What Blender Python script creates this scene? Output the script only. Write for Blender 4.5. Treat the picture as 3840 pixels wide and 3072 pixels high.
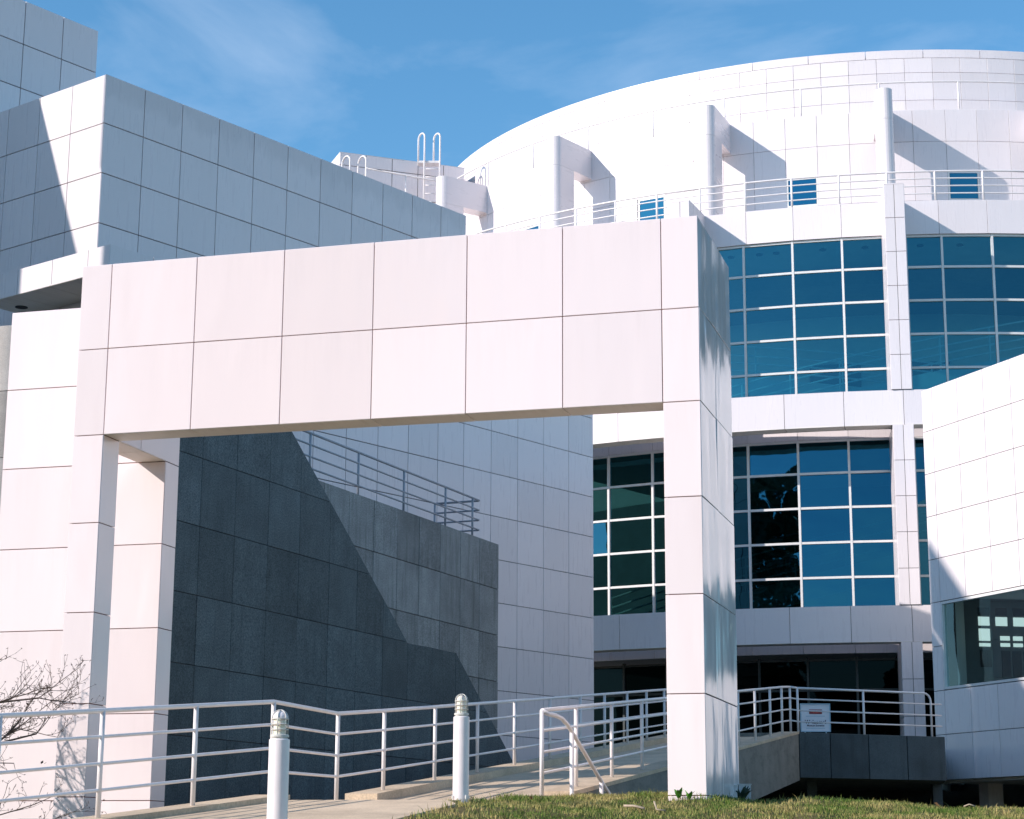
import bpy, bmesh, math, random
import numpy as np
from mathutils import Vector, Matrix
random.seed(7); np.random.seed(7)
for o in list(bpy.data.objects): bpy.data.objects.remove(o)
scene = bpy.context.scene
COL = scene.collection
R = math.radians
# ------------------------------------------------------------------ camera
PITCH, ROLL = R(12.678), R(0.2995)
fw = Vector((0, math.cos(PITCH), math.sin(PITCH))); r0 = Vector((1, 0, 0)); u0 = r0.cross(fw)
rr = math.cos(ROLL)*r0 + math.sin(ROLL)*u0; uu = -math.sin(ROLL)*r0 + math.cos(ROLL)*u0
cd = bpy.data.cameras.new('camera'); cam = bpy.data.objects.new('camera', cd); COL.objects.link(cam)
m = Matrix.Identity(4)
for i in range(3): m[i][0] = rr[i]; m[i][1] = uu[i]; m[i][2] = -fw[i]
cam.matrix_world = m
cd.sensor_width = 36; cd.lens = 7335.2/3840*36; cd.clip_end = 3000; cd.clip_start = 0.1
scene.camera = cam
# ------------------------------------------------------------------ light
SUN_AZ, SUN_EL = 246.0, 29.5            # azimuth clockwise from +Y
sdir = Vector((math.sin(R(SUN_AZ))*math.cos(R(SUN_EL)), math.cos(R(SUN_AZ))*math.cos(R(SUN_EL)), math.sin(R(SUN_EL))))
ld = bpy.data.lights.new('sun', 'SUN'); ld.energy = 3.75; ld.angle = R(0.5); ld.color = (1.0, 0.915, 0.86)
sun = bpy.data.objects.new('sun', ld); COL.objects.link(sun)
sun.rotation_euler = sdir.to_track_quat('Z', 'Y').to_euler()
world = bpy.data.worlds.new('World'); scene.world = world; world.use_nodes = True
nt = world.node_tree; nt.nodes.clear()
N = nt.nodes.new
sky = N('ShaderNodeTexSky'); sky.sky_type = 'NISHITA'; sky.sun_disc = False
sky.sun_elevation = R(SUN_EL); sky.sun_rotation = R(SUN_AZ); sky.air_density = 1.0; sky.dust_density = 0.2; sky.ozone_density = 4.0
tc = N('ShaderNodeTexCoord'); mp = N('ShaderNodeMapping'); mp.inputs['Scale'].default_value = (2.0, 2.0, 4.0); mp.inputs['Rotation'].default_value = (0.1, 0.15, 0.4)
no = N('ShaderNodeTexNoise'); no.inputs['Scale'].default_value = 3.2; no.inputs['Detail'].default_value = 7; no.inputs['Roughness'].default_value = 0.55; no.inputs['Distortion'].default_value = 0.5
cr = N('ShaderNodeValToRGB'); cr.color_ramp.elements[0].position = 0.47; cr.color_ramp.elements[1].position = 0.78
cr.color_ramp.elements[0].color = (0, 0, 0, 1); cr.color_ramp.elements[1].color = (0.26, 0.26, 0.26, 1)
mx = N('ShaderNodeMix'); mx.data_type = 'RGBA'; mx.inputs['B'].default_value = (5.0, 5.6, 6.6, 1)
bg = N('ShaderNodeBackground'); bg.inputs['Strength'].default_value = 0.14
ow = N('ShaderNodeOutputWorld')
lk = nt.links.new
lk(tc.outputs['Generated'], mp.inputs['Vector']); lk(mp.outputs[0], no.inputs['Vector']); lk(no.outputs['Fac'], cr.inputs['Fac'])
hs = N('ShaderNodeHueSaturation'); hs.inputs['Saturation'].default_value = 1.15; hs.inputs['Hue'].default_value = 0.489
lk(sky.outputs['Color'], hs.inputs['Color']); lk(cr.outputs['Color'], mx.inputs['Factor']); lk(hs.outputs['Color'], mx.inputs['A']); lk(mx.outputs['Result'], bg.inputs['Color']); lk(bg.outputs[0], ow.inputs['Surface'])
vs = scene.view_settings
vs.view_transform = 'Standard'; vs.look = 'None'; vs.gamma = 1; vs.exposure = 0.5; vs.use_curve_mapping = False

# ------------------------------------------------------------------ helpers
def dirv(az): return Vector((math.sin(R(az)), math.cos(R(az)), 0))
UP = Vector((0, 0, 1))
AZ_MAIN, AZ_GATE, AZ_GRAN, AZ_RIGHT = 38.342, 15.963, 23.0985, 67.595

def link(o): COL.objects.link(o); return o
def thing(name, label, cat, loc, group=None):
    o = link(bpy.data.objects.new(name, None)); o.location = loc; o['label'] = label; o['category'] = cat; o.empty_display_size = 0.2
    if group: o['group'] = group
    return o
def tag(o, label, cat, group=None):
    o['label'] = label; o['category'] = cat
    if group: o['group'] = group
    return o
def ob(name, me, mat, par=None, M=None):
    o = bpy.data.objects.new(name, me)
    if mat is not None and len(me.materials) == 0: me.materials.append(mat)
    if M is not None: o.matrix_basis = M
    link(o)
    if par is not None: attach(o, par)
    return o
WM = {}
def attach(o, par):
    W = o.matrix_basis.copy(); WM[o.name] = W
    o.parent = par
    pw = WM.get(par.name, None)
    if pw is None: pw = par.matrix_basis.copy() if par.type != 'EMPTY' else Matrix.Translation(par.location)
    o.matrix_basis = pw.inverted() @ W
def mesh(name, vs_, fs, smooth=False):
    me = bpy.data.meshes.new(name); me.from_pydata([tuple(v) for v in vs_], [], fs); me.update()
    if smooth:
        for p in me.polygons: p.use_smooth = True
    return me
def axes(O, ex, ey, ez):
    M = Matrix.Identity(4)
    for i in range(3): M[i][0] = ex[i]; M[i][1] = ey[i]; M[i][2] = ez[i]; M[i][3] = O[i]
    return M
def prism_mesh(name, poly, z0, z1):
    """poly in local xy (counter-clockwise), extruded z0..z1"""
    n = len(poly); v = [(p[0], p[1], z0) for p in poly] + [(p[0], p[1], z1) for p in poly]
    f = [tuple(range(n-1, -1, -1)), tuple(range(n, 2*n))] + [(i, (i+1) % n, n+(i+1) % n, n+i) for i in range(n)]
    return mesh(name, v, f)
def boxm(name, a, b):
    return prism_mesh(name, [(a[0], a[1]), (b[0], a[1]), (b[0], b[1]), (a[0], b[1])], a[2], b[2])
PCACHE = {}
def panel_mesh(w, h, mat, t=0.03, c=0.003):
    k = (round(w, 3), round(h, 3), mat.name, t)
    if k in PCACHE: return PCACHE[k]
    x, y = w/2, h/2
    def ring(i, z): return [(-x+i, -y+i, z), (x-i, -y+i, z), (x-i, y-i, z), (-x+i, y-i, z)]
    v = ring(0, -t) + ring(0, -c) + ring(c, 0)
    f = [(8, 9, 10, 11)]
    for a in (0, 4):
        for i in range(4): j = (i+1) % 4; f.append((a+i, a+j, a+4+j, a+4+i))
    me = mesh('panel', v, f); me.materials.append(mat); PCACHE[k] = me
    return me
def clad(par, O, ex, ey, xs, ys, mat, gap=0.012, name='panel', skip=None, tilt=0.0006, t=0.03):
    """grid of separate cladding panels in the plane O + x*ex + y*ey, outward = ex x ey"""
    ez = ex.cross(ey)
    for i in range(len(xs)-1):
        for j in range(len(ys)-1):
            x0, x1, y0, y1 = xs[i], xs[i+1], ys[j], ys[j+1]
            if skip and skip((x0+x1)/2, (y0+y1)/2): continue
            c = O + ex*((x0+x1)/2) + ey*((y0+y1)/2)
            M = axes(c, ex, ey, ez)
            if tilt: M = M @ Matrix.Rotation(random.gauss(0, tilt), 4, 'X') @ Matrix.Rotation(random.gauss(0, tilt), 4, 'Y')
            mm = mat(j, len(ys)-1) if callable(mat) else mat
            ob(name, panel_mesh(x1-x0-gap, y1-y0-gap, mm, t), None, par, M)
def clip(poly, a, b, c):
    """keep a*x+b*y<=c"""
    out = []
    for i in range(len(poly)):
        p, q = poly[i], poly[(i+1) % len(poly)]
        fp, fq = a*p[0]+b*p[1]-c, a*q[0]+b*q[1]-c
        if fp <= 0: out.append(p)
        if (fp < 0 < fq) or (fq < 0 < fp):
            s = fp/(fp-fq); out.append((p[0]+s*(q[0]-p[0]), p[1]+s*(q[1]-p[1])))
    return out
def tube_mesh(name, pts, r, n=10, closed=False, caps=True):
    pts = [Vector(p) for p in pts]; k = len(pts); vs_ = []; fs = []
    tans = []
    for i in range(k):
        if closed: a, b = pts[i-1], pts[(i+1) % k]
        else: a, b = pts[max(i-1, 0)], pts[min(i+1, k-1)]
        tans.append((b-a).normalized())
    up = Vector((0, 0, 1)) if abs(tans[0].z) < 0.9 else Vector((1, 0, 0))
    nrm = (up - tans[0]*up.dot(tans[0])).normalized()
    for i in range(k):
        t = tans[i]; nrm = (nrm - t*nrm.dot(t)).normalized(); b = t.cross(nrm)
        rad = r[i] if isinstance(r, (list, tuple)) else r
        for j in range(n):
            a = 2*math.pi*j/n
            vs_.append(pts[i] + (nrm*math.cos(a) + b*math.sin(a))*rad)
    m_ = k if closed else k-1
    for i in range(m_):
        i2 = (i+1) % k
        for j in range(n):
            j2 = (j+1) % n; fs.append((i*n+j, i*n+j2, i2*n+j2, i2*n+j))
    if caps and not closed:
        fs.append(tuple(range(n-1, -1, -1))); fs.append(tuple((k-1)*n+j for j in range(n)))
    me = mesh(name, vs_, fs)
    for p in me.polygons: p.use_smooth = len(p.vertices) == 4
    return me
def lathe_mesh(name, prof, n=24, smooth=True):
    vs_ = []; fs = []
    for (r, z) in prof:
        for j in range(n): a = 2*math.pi*j/n; vs_.append((r*math.cos(a), r*math.sin(a), z))
    for i in range(len(prof)-1):
        for j in range(n): j2 = (j+1) % n; fs.append((i*n+j, i*n+j2, (i+1)*n+j2, (i+1)*n+j))
    fs.append(tuple(range(n-1, -1, -1))); fs.append(tuple((len(prof)-1)*n+j for j in range(n)))
    me = mesh(name, vs_, fs)
    if smooth:
        for p in me.polygons: p.use_smooth = len(p.vertices) == 4
        try: me.set_sharp_from_angle(angle=R(35))
        except Exception: pass
    return me
def frange(a, b, s):
    out = [a]
    while out[-1]+s < b-1e-6: out.append(out[-1]+s)
    out.append(b); return out

# ------------------------------------------------------------------ materials
def newmat(name):
    m_ = bpy.data.materials.new(name); m_.use_nodes = True; t = m_.node_tree; t.nodes.clear()
    o = t.nodes.new('ShaderNodeOutputMaterial'); b = t.nodes.new('ShaderNodeBsdfPrincipled'); t.links.new(b.outputs[0], o.inputs[0])
    return m_, t, b, o
def nd(t, typ, **kw):
    n_ = t.nodes.new(typ)
    for k, v in kw.items():
        if k in n_.inputs: n_.inputs[k].default_value = v
        else: setattr(n_, k, v)
    return n_
def ramp(t, p0, c0, p1, c1):
    r_ = t.nodes.new('ShaderNodeValToRGB'); e = r_.color_ramp.elements
    e[0].position, e[1].position = p0, p1
    e[0].color = c0 if len(c0) == 4 else (*c0, 1); e[1].color = c1 if len(c1) == 4 else (*c1, 1)
    return r_
def G(v): return (v, v, v, 1)

def enamel(name, base, rough=0.24, stain=0.0, dirt=0.06, wav=0.10):
    m_, t, b, o = newmat(name); L = t.links.new
    tc = nd(t, 'ShaderNodeTexCoord'); oi = nd(t, 'ShaderNodeObjectInfo')
    rnd = nd(t, 'ShaderNodeMath', operation='MULTIPLY'); L(oi.outputs['Random'], rnd.inputs[0]); rnd.inputs[1].default_value = 60
    # vertical run-off streaks and blotches
    mp = nd(t, 'ShaderNodeMapping'); mp.inputs['Scale'].default_value = (7, 0.7, 3); L(tc.outputs['Object'], mp.inputs['Vector'])
    n1 = nd(t, 'ShaderNodeTexNoise', noise_dimensions='4D', Scale=1.6, Detail=5.0, Roughness=0.6); L(mp.outputs[0], n1.inputs['Vector']); L(rnd.outputs[0], n1.inputs['W'])
    sg_ = nd(t, 'ShaderNodeSeparateXYZ'); L(tc.outputs['Generated'], sg_.inputs[0])
    tp_ = nd(t, 'ShaderNodeMapRange'); tp_.inputs['From Min'].default_value = 0.35; tp_.inputs['From Max'].default_value = 1.0; tp_.inputs['To Min'].default_value = 0.25; tp_.inputs['To Max'].default_value = 1.5; L(sg_.outputs['Y'], tp_.inputs['Value'])
    r1a = ramp(t, 0.45, G(0), 0.8, G(dirt*2.2)); L(n1.outputs['Fac'], r1a.inputs[0])
    r1 = nd(t, 'ShaderNodeMath', operation='MULTIPLY'); L(r1a.outputs[0], r1.inputs[0]); L(tp_.outputs[0], r1.inputs[1])
    mixd = nd(t, 'ShaderNodeMix', data_type='RGBA'); mixd.inputs['A'].default_value = (*base, 1); mixd.inputs['B'].default_value = (base[0]*0.62, base[1]*0.6, base[2]*0.57, 1)
    L(r1.outputs[0], mixd.inputs['Factor'])
    val = nd(t, 'ShaderNodeMapRange'); val.inputs['To Min'].default_value = 0.93; val.inputs['To Max'].default_value = 1.03; L(oi.outputs['Random'], val.inputs['Value'])
    mul = nd(t, 'ShaderNodeMix', data_type='RGBA', blend_type='MULTIPLY'); mul.inputs['Factor'].default_value = 1
    L(mixd.outputs['Result'], mul.inputs['A']); L(val.outputs[0], mul.inputs['B'])
    last = mul
    if stain > 0:
        sep = nd(t, 'ShaderNodeSeparateXYZ'); L(tc.outputs['Object'], sep.inputs[0])
        n2 = nd(t, 'ShaderNodeTexNoise', noise_dimensions='4D', Scale=2.6, Detail=6.0, Roughness=0.65)
        mp2 = nd(t, 'ShaderNodeMapping'); mp2.inputs['Scale'].default_value = (1.0, 0.35, 1); L(tc.outputs['Object'], mp2.inputs['Vector']); L(mp2.outputs[0], n2.inputs['Vector']); L(rnd.outputs[0], n2.inputs['W'])
        ad = nd(t, 'ShaderNodeMath', operation='MULTIPLY_ADD'); L(n2.outputs['Fac'], ad.inputs[0]); ad.inputs[1].default_value = 1.5; L(sep.outputs['Y'], ad.inputs[2])
        r2 = ramp(t, 0.72, G(0), 0.98, G(stain)); L(ad.outputs[0], r2.inputs[0])
        ms = nd(t, 'ShaderNodeMix', data_type='RGBA'); L(r2.outputs[0], ms.inputs['Factor']); L(mul.outputs['Result'], ms.inputs['A']); ms.inputs['B'].default_value = (base[0]*0.6, base[1]*0.6, base[2]*0.6, 1)
        last = ms
    L(last.outputs['Result'], b.inputs['Base Color'])
    rr_ = nd(t, 'ShaderNodeMapRange'); rr_.inputs['To Min'].default_value = rough-0.06; rr_.inputs['To Max'].default_value = rough+0.16; L(n1.outputs['Fac'], rr_.inputs['Value']); L(rr_.outputs[0], b.inputs['Roughness'])
    # oil-canning
    mp3 = nd(t, 'ShaderNodeMapping'); mp3.inputs['Scale'].default_value = (1.5, 0.55, 1); L(tc.outputs['Object'], mp3.inputs['Vector'])
    n3 = nd(t, 'ShaderNodeTexNoise', noise_dimensions='4D', Scale=1.5, Detail=1.5, Roughness=0.4, Distortion=0.3); L(mp3.outputs[0], n3.inputs['Vector']); L(rnd.outputs[0], n3.inputs['W'])
    bp = nd(t, 'ShaderNodeBump', Strength=wav, Distance=0.06); L(n3.outputs['Fac'], bp.inputs['Height']); L(bp.outputs[0], b.inputs['Normal'])
    b.inputs['Specular IOR Level'].default_value = 0.55
    return m_
WHITE = (0.84, 0.762, 0.765)
M_PANEL = enamel('white_enamel', WHITE)
M_GATE = enamel('white_enamel_gate', (0.87, 0.752, 0.742), rough=0.13, dirt=0.04, wav=0.16)
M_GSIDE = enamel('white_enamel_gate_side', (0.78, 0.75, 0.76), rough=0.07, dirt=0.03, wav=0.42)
M_STAIN = enamel('white_enamel_stained', WHITE, stain=0.24)
M_SOFF = enamel('soffit_enamel_warm_bounce', (0.80, 0.74, 0.67), rough=0.55, dirt=0.16, wav=0.03)  # white enamel warmed to put light bounced off the ground into its colour

def simple(name, col, rough=0.5, metal=0.0, nscale=None, namp=0.25, bump=0.0, spec=0.5):
    m_, t, b, o = newmat(name); L = t.links.new
    b.inputs['Roughness'].default_value = rough; b.inputs['Metallic'].default_value = metal; b.inputs['Specular IOR Level'].default_value = spec
    if nscale:
        tc = nd(t, 'ShaderNodeTexCoord'); n1 = nd(t, 'ShaderNodeTexNoise', Scale=nscale, Detail=6.0, Roughness=0.6); L(tc.outputs['Object'], n1.inputs['Vector'])
        r1 = ramp(t, 0.3, tuple(c*(1-namp) for c in col), 0.7, tuple(min(c*(1+namp), 1) for c in col)); L(n1.outputs['Fac'], r1.inputs[0]); L(r1.outputs[0], b.inputs['Base Color'])
        if bump: bp = nd(t, 'ShaderNodeBump', Strength=bump, Distance=0.01); L(n1.outputs['Fac'], bp.inputs['Height']); L(bp.outputs[0], b.inputs['Normal'])
    else: b.inputs['Base Color'].default_value = (*col, 1)
    return m_
M_JOINT = simple('joint_sealant', (0.06, 0.045, 0.045), 0.8, nscale=4, namp=0.3)
M_JGATE = simple('rusty_joint', (0.30, 0.10, 0.07), 0.8, nscale=4, namp=0.4)
M_DFRAME = simple('dark_door_frame', (0.05, 0.06, 0.06), 0.4, nscale=4, namp=0.2)
M_RAIL = simple('white_rail_paint', (0.80, 0.745, 0.735), 0.34, nscale=9, namp=0.06)
M_RAILSHADE = simple('shade_toned_rail_paint', (0.36, 0.38, 0.43), 0.4, nscale=9, namp=0.1)  # rail paint greyed so the stair-wall rail reads as shaded
M_FRAME = simple('window_frame_paint', (0.74, 0.72, 0.70), 0.35, nscale=6, namp=0.05)
M_DARK = simple('dark_interior', (0.02, 0.022, 0.024), 0.8, nscale=3, namp=0.4)
M_ROOF = simple('roof_membrane', (0.55, 0.54, 0.53), 0.85, nscale=2, namp=0.15)
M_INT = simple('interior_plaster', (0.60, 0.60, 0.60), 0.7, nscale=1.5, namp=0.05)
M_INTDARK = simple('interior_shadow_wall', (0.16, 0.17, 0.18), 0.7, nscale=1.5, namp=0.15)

def stone(name, base, speck=0.35, stain=0.5, scale=90):
    m_, t, b, o = newmat(name); L = t.links.new
    tc = nd(t, 'ShaderNodeTexCoord'); oi = nd(t, 'ShaderNodeObjectInfo')
    rnd = nd(t, 'ShaderNodeMath', operation='MULTIPLY'); L(oi.outputs['Random'], rnd.inputs[0]); rnd.inputs[1].default_value = 40
    n1 = nd(t, 'ShaderNodeTexNoise', noise_dimensions='4D', Scale=scale, Detail=2.0, Roughness=0.7); L(tc.outputs['Object'], n1.inputs['Vector']); L(rnd.outputs[0], n1.inputs['W'])
    r1 = ramp(t, 0.32, tuple(c*(1-speck) for c in base), 0.68, tuple(c*(1+speck) for c in base)); L(n1.outputs['Fac'], r1.inputs[0])
    n2 = nd(t, 'ShaderNodeTexNoise', noise_dimensions='4D', Scale=1.7, Detail=5.0, Roughness=0.6); L(tc.outputs['Object'], n2.inputs['Vector']); L(rnd.outputs[0], n2.inputs['W'])
    r2 = ramp(t, 0.35, G(0.78), 0.7, G(1.12)); L(n2.outputs['Fac'], r2.inputs[0])
    mul = nd(t, 'ShaderNodeMix', data_type='RGBA', blend_type='MULTIPLY'); mul.inputs['Factor'].default_value = 1; L(r1.outputs[0], mul.inputs['A']); L(r2.outputs[0], mul.inputs['B'])
    # dark vertical weathering
    mp = nd(t, 'ShaderNodeMapping'); mp.inputs['Scale'].default_value = (5.5, 0.45, 5.5); L(tc.outputs['Object'], mp.inputs['Vector'])
    n3 = nd(t, 'ShaderNodeTexNoise', noise_dimensions='4D', Scale=1.4, Detail=5.0, Roughness=0.65); L(mp.outputs[0], n3.inputs['Vector']); L(rnd.outputs[0], n3.inputs['W'])
    r3 = ramp(t, 0.5, G(0), 0.75, G(stain)); L(n3.outputs['Fac'], r3.inputs[0])
    mx_ = nd(t, 'ShaderNodeMix', data_type='RGBA'); L(r3.outputs[0], mx_.inputs['Factor']); L(mul.outputs['Result'], mx_.inputs['A']); mx_.inputs['B'].default_value = (base[0]*0.35, base[1]*0.38, base[2]*0.36, 1)
    vr = nd(t, 'ShaderNodeMapRange'); vr.inputs['To Min'].default_value = 0.78; vr.inputs['To Max'].default_value = 1.18; L(oi.outputs['Random'], vr.inputs['Value'])
    mv = nd(t, 'ShaderNodeMix', data_type='RGBA', blend_type='MULTIPLY'); mv.inputs['Factor'].default_value = 1; L(mx_.outputs['Result'], mv.inputs['A']); L(vr.outputs[0], mv.inputs['B'])
    L(mv.outputs['Result'], b.inputs['Base Color']); b.inputs['Roughness'].default_value = 0.75; b.inputs['Specular IOR Level'].default_value = 0.3
    bp = nd(t, 'ShaderNodeBump', Strength=0.25, Distance=0.004); L(n1.outputs['Fac'], bp.inputs['Height']); L(bp.outputs[0], b.inputs['Normal'])
    return m_
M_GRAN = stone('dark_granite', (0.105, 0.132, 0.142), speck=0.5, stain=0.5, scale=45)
M_GRANB = stone('grey_granite', (0.27, 0.285, 0.285), speck=0.4, stain=0.8, scale=45)
M_GRAND = stone('deck_granite', (0.075, 0.095, 0.105), speck=0.2, stain=0.5, scale=50)
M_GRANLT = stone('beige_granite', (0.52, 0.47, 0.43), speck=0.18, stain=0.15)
M_CONC = stone('weathered_concrete', (0.19, 0.185, 0.165), speck=0.15, stain=0.75, scale=40)
M_PATH = stone('path_concrete', (0.68, 0.52, 0.365), speck=0.12, stain=0.10, scale=50)
M_CURB = stone('curb_concrete', (0.66, 0.51, 0.36), speck=0.15, stain=0.2, scale=40)

def glass(name, tint, refl, gl=(0.85, 0.95, 1.0), lo=0.1, hi=0.75, wob=0.03):
    m_ = bpy.data.materials.new(name); m_.use_nodes = True; t = m_.node_tree; t.nodes.clear(); L = t.links.new
    o = t.nodes.new('ShaderNodeOutputMaterial'); tr = nd(t, 'ShaderNodeBsdfTransparent'); tr.inputs[0].default_value = (*tint, 1)
    g_ = nd(t, 'ShaderNodeBsdfGlossy'); g_.inputs['Color'].default_value = (*gl, 1); g_.inputs['Roughness'].default_value = 0.012
    lw = nd(t, 'ShaderNodeFresnel', IOR=refl); mr = nd(t, 'ShaderNodeMapRange'); mr.inputs['To Min'].default_value = lo; mr.inputs['To Max'].default_value = hi
    L(lw.outputs[0], mr.inputs['Value'])
    tc = nd(t, 'ShaderNodeTexCoord'); oi = nd(t, 'ShaderNodeObjectInfo'); rnd = nd(t, 'ShaderNodeMath', operation='MULTIPLY'); L(oi.outputs['Random'], rnd.inputs[0]); rnd.inputs[1].default_value = 60
    n3 = nd(t, 'ShaderNodeTexNoise', noise_dimensions='4D', Scale=1.3, Detail=1.0, Roughness=0.4); L(tc.outputs['Object'], n3.inputs['Vector']); L(rnd.outputs[0], n3.inputs['W'])
    bp = nd(t, 'ShaderNodeBump', Strength=wob, Distance=0.1); L(n3.outputs['Fac'], bp.inputs['Height']); L(bp.outputs[0], g_.inputs['Normal'])
    mx_ = nd(t, 'ShaderNodeMixShader'); L(mr.outputs[0], mx_.inputs[0]); L(tr.outputs[0], mx_.inputs[1]); L(g_.outputs[0], mx_.inputs[2]); L(mx_.outputs[0], o.inputs[0])
    return m_
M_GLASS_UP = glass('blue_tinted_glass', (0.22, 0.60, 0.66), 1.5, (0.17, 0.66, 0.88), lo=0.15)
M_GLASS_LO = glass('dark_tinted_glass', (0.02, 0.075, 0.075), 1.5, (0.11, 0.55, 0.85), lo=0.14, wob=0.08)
M_GLASS_DOOR = glass('dark_door_glass', (0.01, 0.025, 0.025), 1.45, (0.4, 0.7, 0.8), lo=0.0, hi=0.2)
M_GLASS_DRUM = glass('drum_window_glass', (0.02, 0.10, 0.13), 1.5, (0.15, 0.7, 0.95), lo=0.30)
M_GLASS_RW = glass('clear_green_glass', (0.35, 0.52, 0.54), 1.5, (0.7, 0.9, 0.95), lo=0.05)

# ================================================================== GATE FRAME COORDINATES
gc = Vector((1.945, 19.66, 0)); gd = dirv(AZ_GATE-90); gs = dirv(AZ_GATE)     # gd: left along the gateway, gs: back
def gp(u, w, z=0): v = gc + gd*u + gs*w; return Vector((v.x, v.y, z))
def guw(x, y): p = Vector((x, y, 0)) - gc; return p.dot(gd), p.dot(gs)
def prof(w):      # walking surface of the ramp along the gate axis
    if w > 0: return min(0.49 + 0.0925*w, 2.24)
    if w > -2: return 0.49 + 0.008*w
    return 0.474 + 0.097*(w+2)
# ------------------------------------------------------------------ ground, lawn, path
ground = ob('ground', mesh('ground', [(-900, -900, -1.75), (900, -900, -1.75), (900, 1500, -1.75), (-900, 1500, -1.75)], [(0, 1, 2, 3)]), simple('ground_soil', (0.10, 0.095, 0.06), 0.95, nscale=0.4, namp=0.4)); ground['kind'] = 'structure'
ZCX = [(-8, 0.50), (1.2, 0.53), (2.0, 0.535), (2.5, 0.485), (2.96, 0.515), (3.7, 0.48), (4.36, 0.43), (5.25, 0.42), (9, 0.40), (30, 0.2)]
def lerp_tab(tab, x):
    if x <= tab[0][0]: return tab[0][1]
    for (a, za), (b, zb) in zip(tab, tab[1:]):
        if x <= b: return za + (zb-za)*(x-a)/(b-a)
    return tab[-1][1]
YC = 20.25
def edge_u(w): return 1.80 + (0.25 if w > -2.3 else 0.0) if w < 0.15 else 1.62
def lawn_z(x, y):
    u, w = guw(x, y); zc = lerp_tab(ZCX, x)
    if y < YC: z = zc - 0.105*(YC-y)
    else:
        d = y-YC; z = zc - 0.02*d - 0.09*d*d if d < 3 else zc - 0.87 - 0.56*(d-3)
    if w < 0.6:
        e = edge_u(w); k = prof(w) - 0.045 - 0.10*max(0, e-u)
        if u <= e: z = max(z, k)
        else: z = min(z, prof(w)-0.25) if u > e+0.1 else min(z, prof(w)-0.1)
    elif u > 1.5: z = min(z, prof(w)-0.5)
    z += 0.012*math.sin(x*3.1+y*1.7)+0.010*math.sin(x*7.3-y*5.1)
    return max(z, -1.70)
xs = [-40, -25, -16, -10, -8] + [-6+0.12*i for i in range(126)] + [10, 13, 18, 26, 40]
ys = [-20, -10, 0, 5, 9, 11] + [12+0.12*i for i in range(105)] + [26, 28, 32, 40]
V = [(x, y, lawn_z(x, y) if -39 < x < 39 and -19 < y < 39 else -1.76) for y in ys for x in xs]
F = [(j*len(xs)+i, j*len(xs)+i+1, (j+1)*len(xs)+i+1, (j+1)*len(xs)+i) for j in range(len(ys)-1) for i in range(len(xs)-1)]
m_, t, b, o_ = newmat('lawn_turf'); L = t.links.new
tcn = nd(t, 'ShaderNodeTexCoord'); n1 = nd(t, 'ShaderNodeTexNoise', Scale=2.2, Detail=6.0, Roughness=0.7); L(tcn.outputs['Object'], n1.inputs['Vector'])
r1 = ramp(t, 0.38, (0.045, 0.06, 0.015), 0.62, (0.17, 0.13, 0.06)); L(n1.outputs['Fac'], r1.inputs[0]); L(r1.outputs[0], b.inputs['Base Color']); b.inputs['Roughness'].default_value = 0.95; b.inputs['Specular IOR Level'].default_value = 0.1
M_TURF = m_
lawn = ob('lawn', mesh('lawn', V, F, True), M_TURF); lawn['kind'] = 'structure'

def strip(name, ws, ul, ur, zf, mat, thick, kind='structure', par=None):
    """solid strip following the ramp profile"""
    v = []; f = []
    for w in ws:
        z = zf(w); b_ = z - (thick(w) if callable(thick) else thick)
        l, r_ = (ul(w) if callable(ul) else ul), (ur(w) if callable(ur) else ur)
        v += [gp(l, w, z), gp(r_, w, z), gp(r_, w, b_), gp(l, w, b_)]
    n = len(ws)
    for i in range(n-1):
        a, c = i*4, i*4+4
        f += [(a, a+1, c+1, c), (a+1, a+2, c+2, c+1), (a+2, a+3, c+3, c+2), (a+3, a, c, c+3)]
    f += [(3, 2, 1, 0), ((n-1)*4, (n-1)*4+1, (n-1)*4+2, (n-1)*4+3)]
    o = ob(name, mesh(name, v, f), mat, par)
    if par is None: o['kind'] = kind
    return o
ULT = [(-14, 6.2), (-8, 4.85), (-5.9, 4.42), (-4.65, 4.20), (-3.34, 3.97), (-2.08, 3.76), (0, 3.88), (30, 3.88)]
def rail_u(w): return lerp_tab(ULT, w)
wsA = frange(-14, 0.15, 0.5)
path = strip('path', wsA, lambda w: rail_u(w)+0.16, edge_u, lambda w: prof(w)-0.03, M_PATH, 0.6)
wsB = frange(0.15, 18.85, 0.6)
ramp_o = strip('ramp', wsB, 4.06, 1.655, lambda w: prof(w)-0.07, M_PATH, lambda w: 0.8 if w > 8 else 1.4)
# path construction joints are cut as narrow grooves by separate slabs further along: curbs
curbA = strip('curb', frange(-14, -1.9, 0.5), lambda w: rail_u(w)+0.19, lambda w: rail_u(w)-0.13, lambda w: prof(w)+0.02, M_CURB, 0.5)
curbB = strip('curb', frange(0.75, 18.85, 0.6), 4.09, 3.72, lambda w: prof(w)+0.02, M_CURB, 0.5)
def rc(w): return prof(w)+0.02
par_r = strip('ramp_side', frange(1.05, 18.85, 0.6), 1.975, 1.625, lambda w: rc(w)-0.045, M_CONC, lambda w: 0.88 if w > 9 else 1.8)
cap_r = strip('curb', frange(1.04, 18.86, 0.6), 1.985, 1.612, rc, M_CURB, 0.0449)

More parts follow.
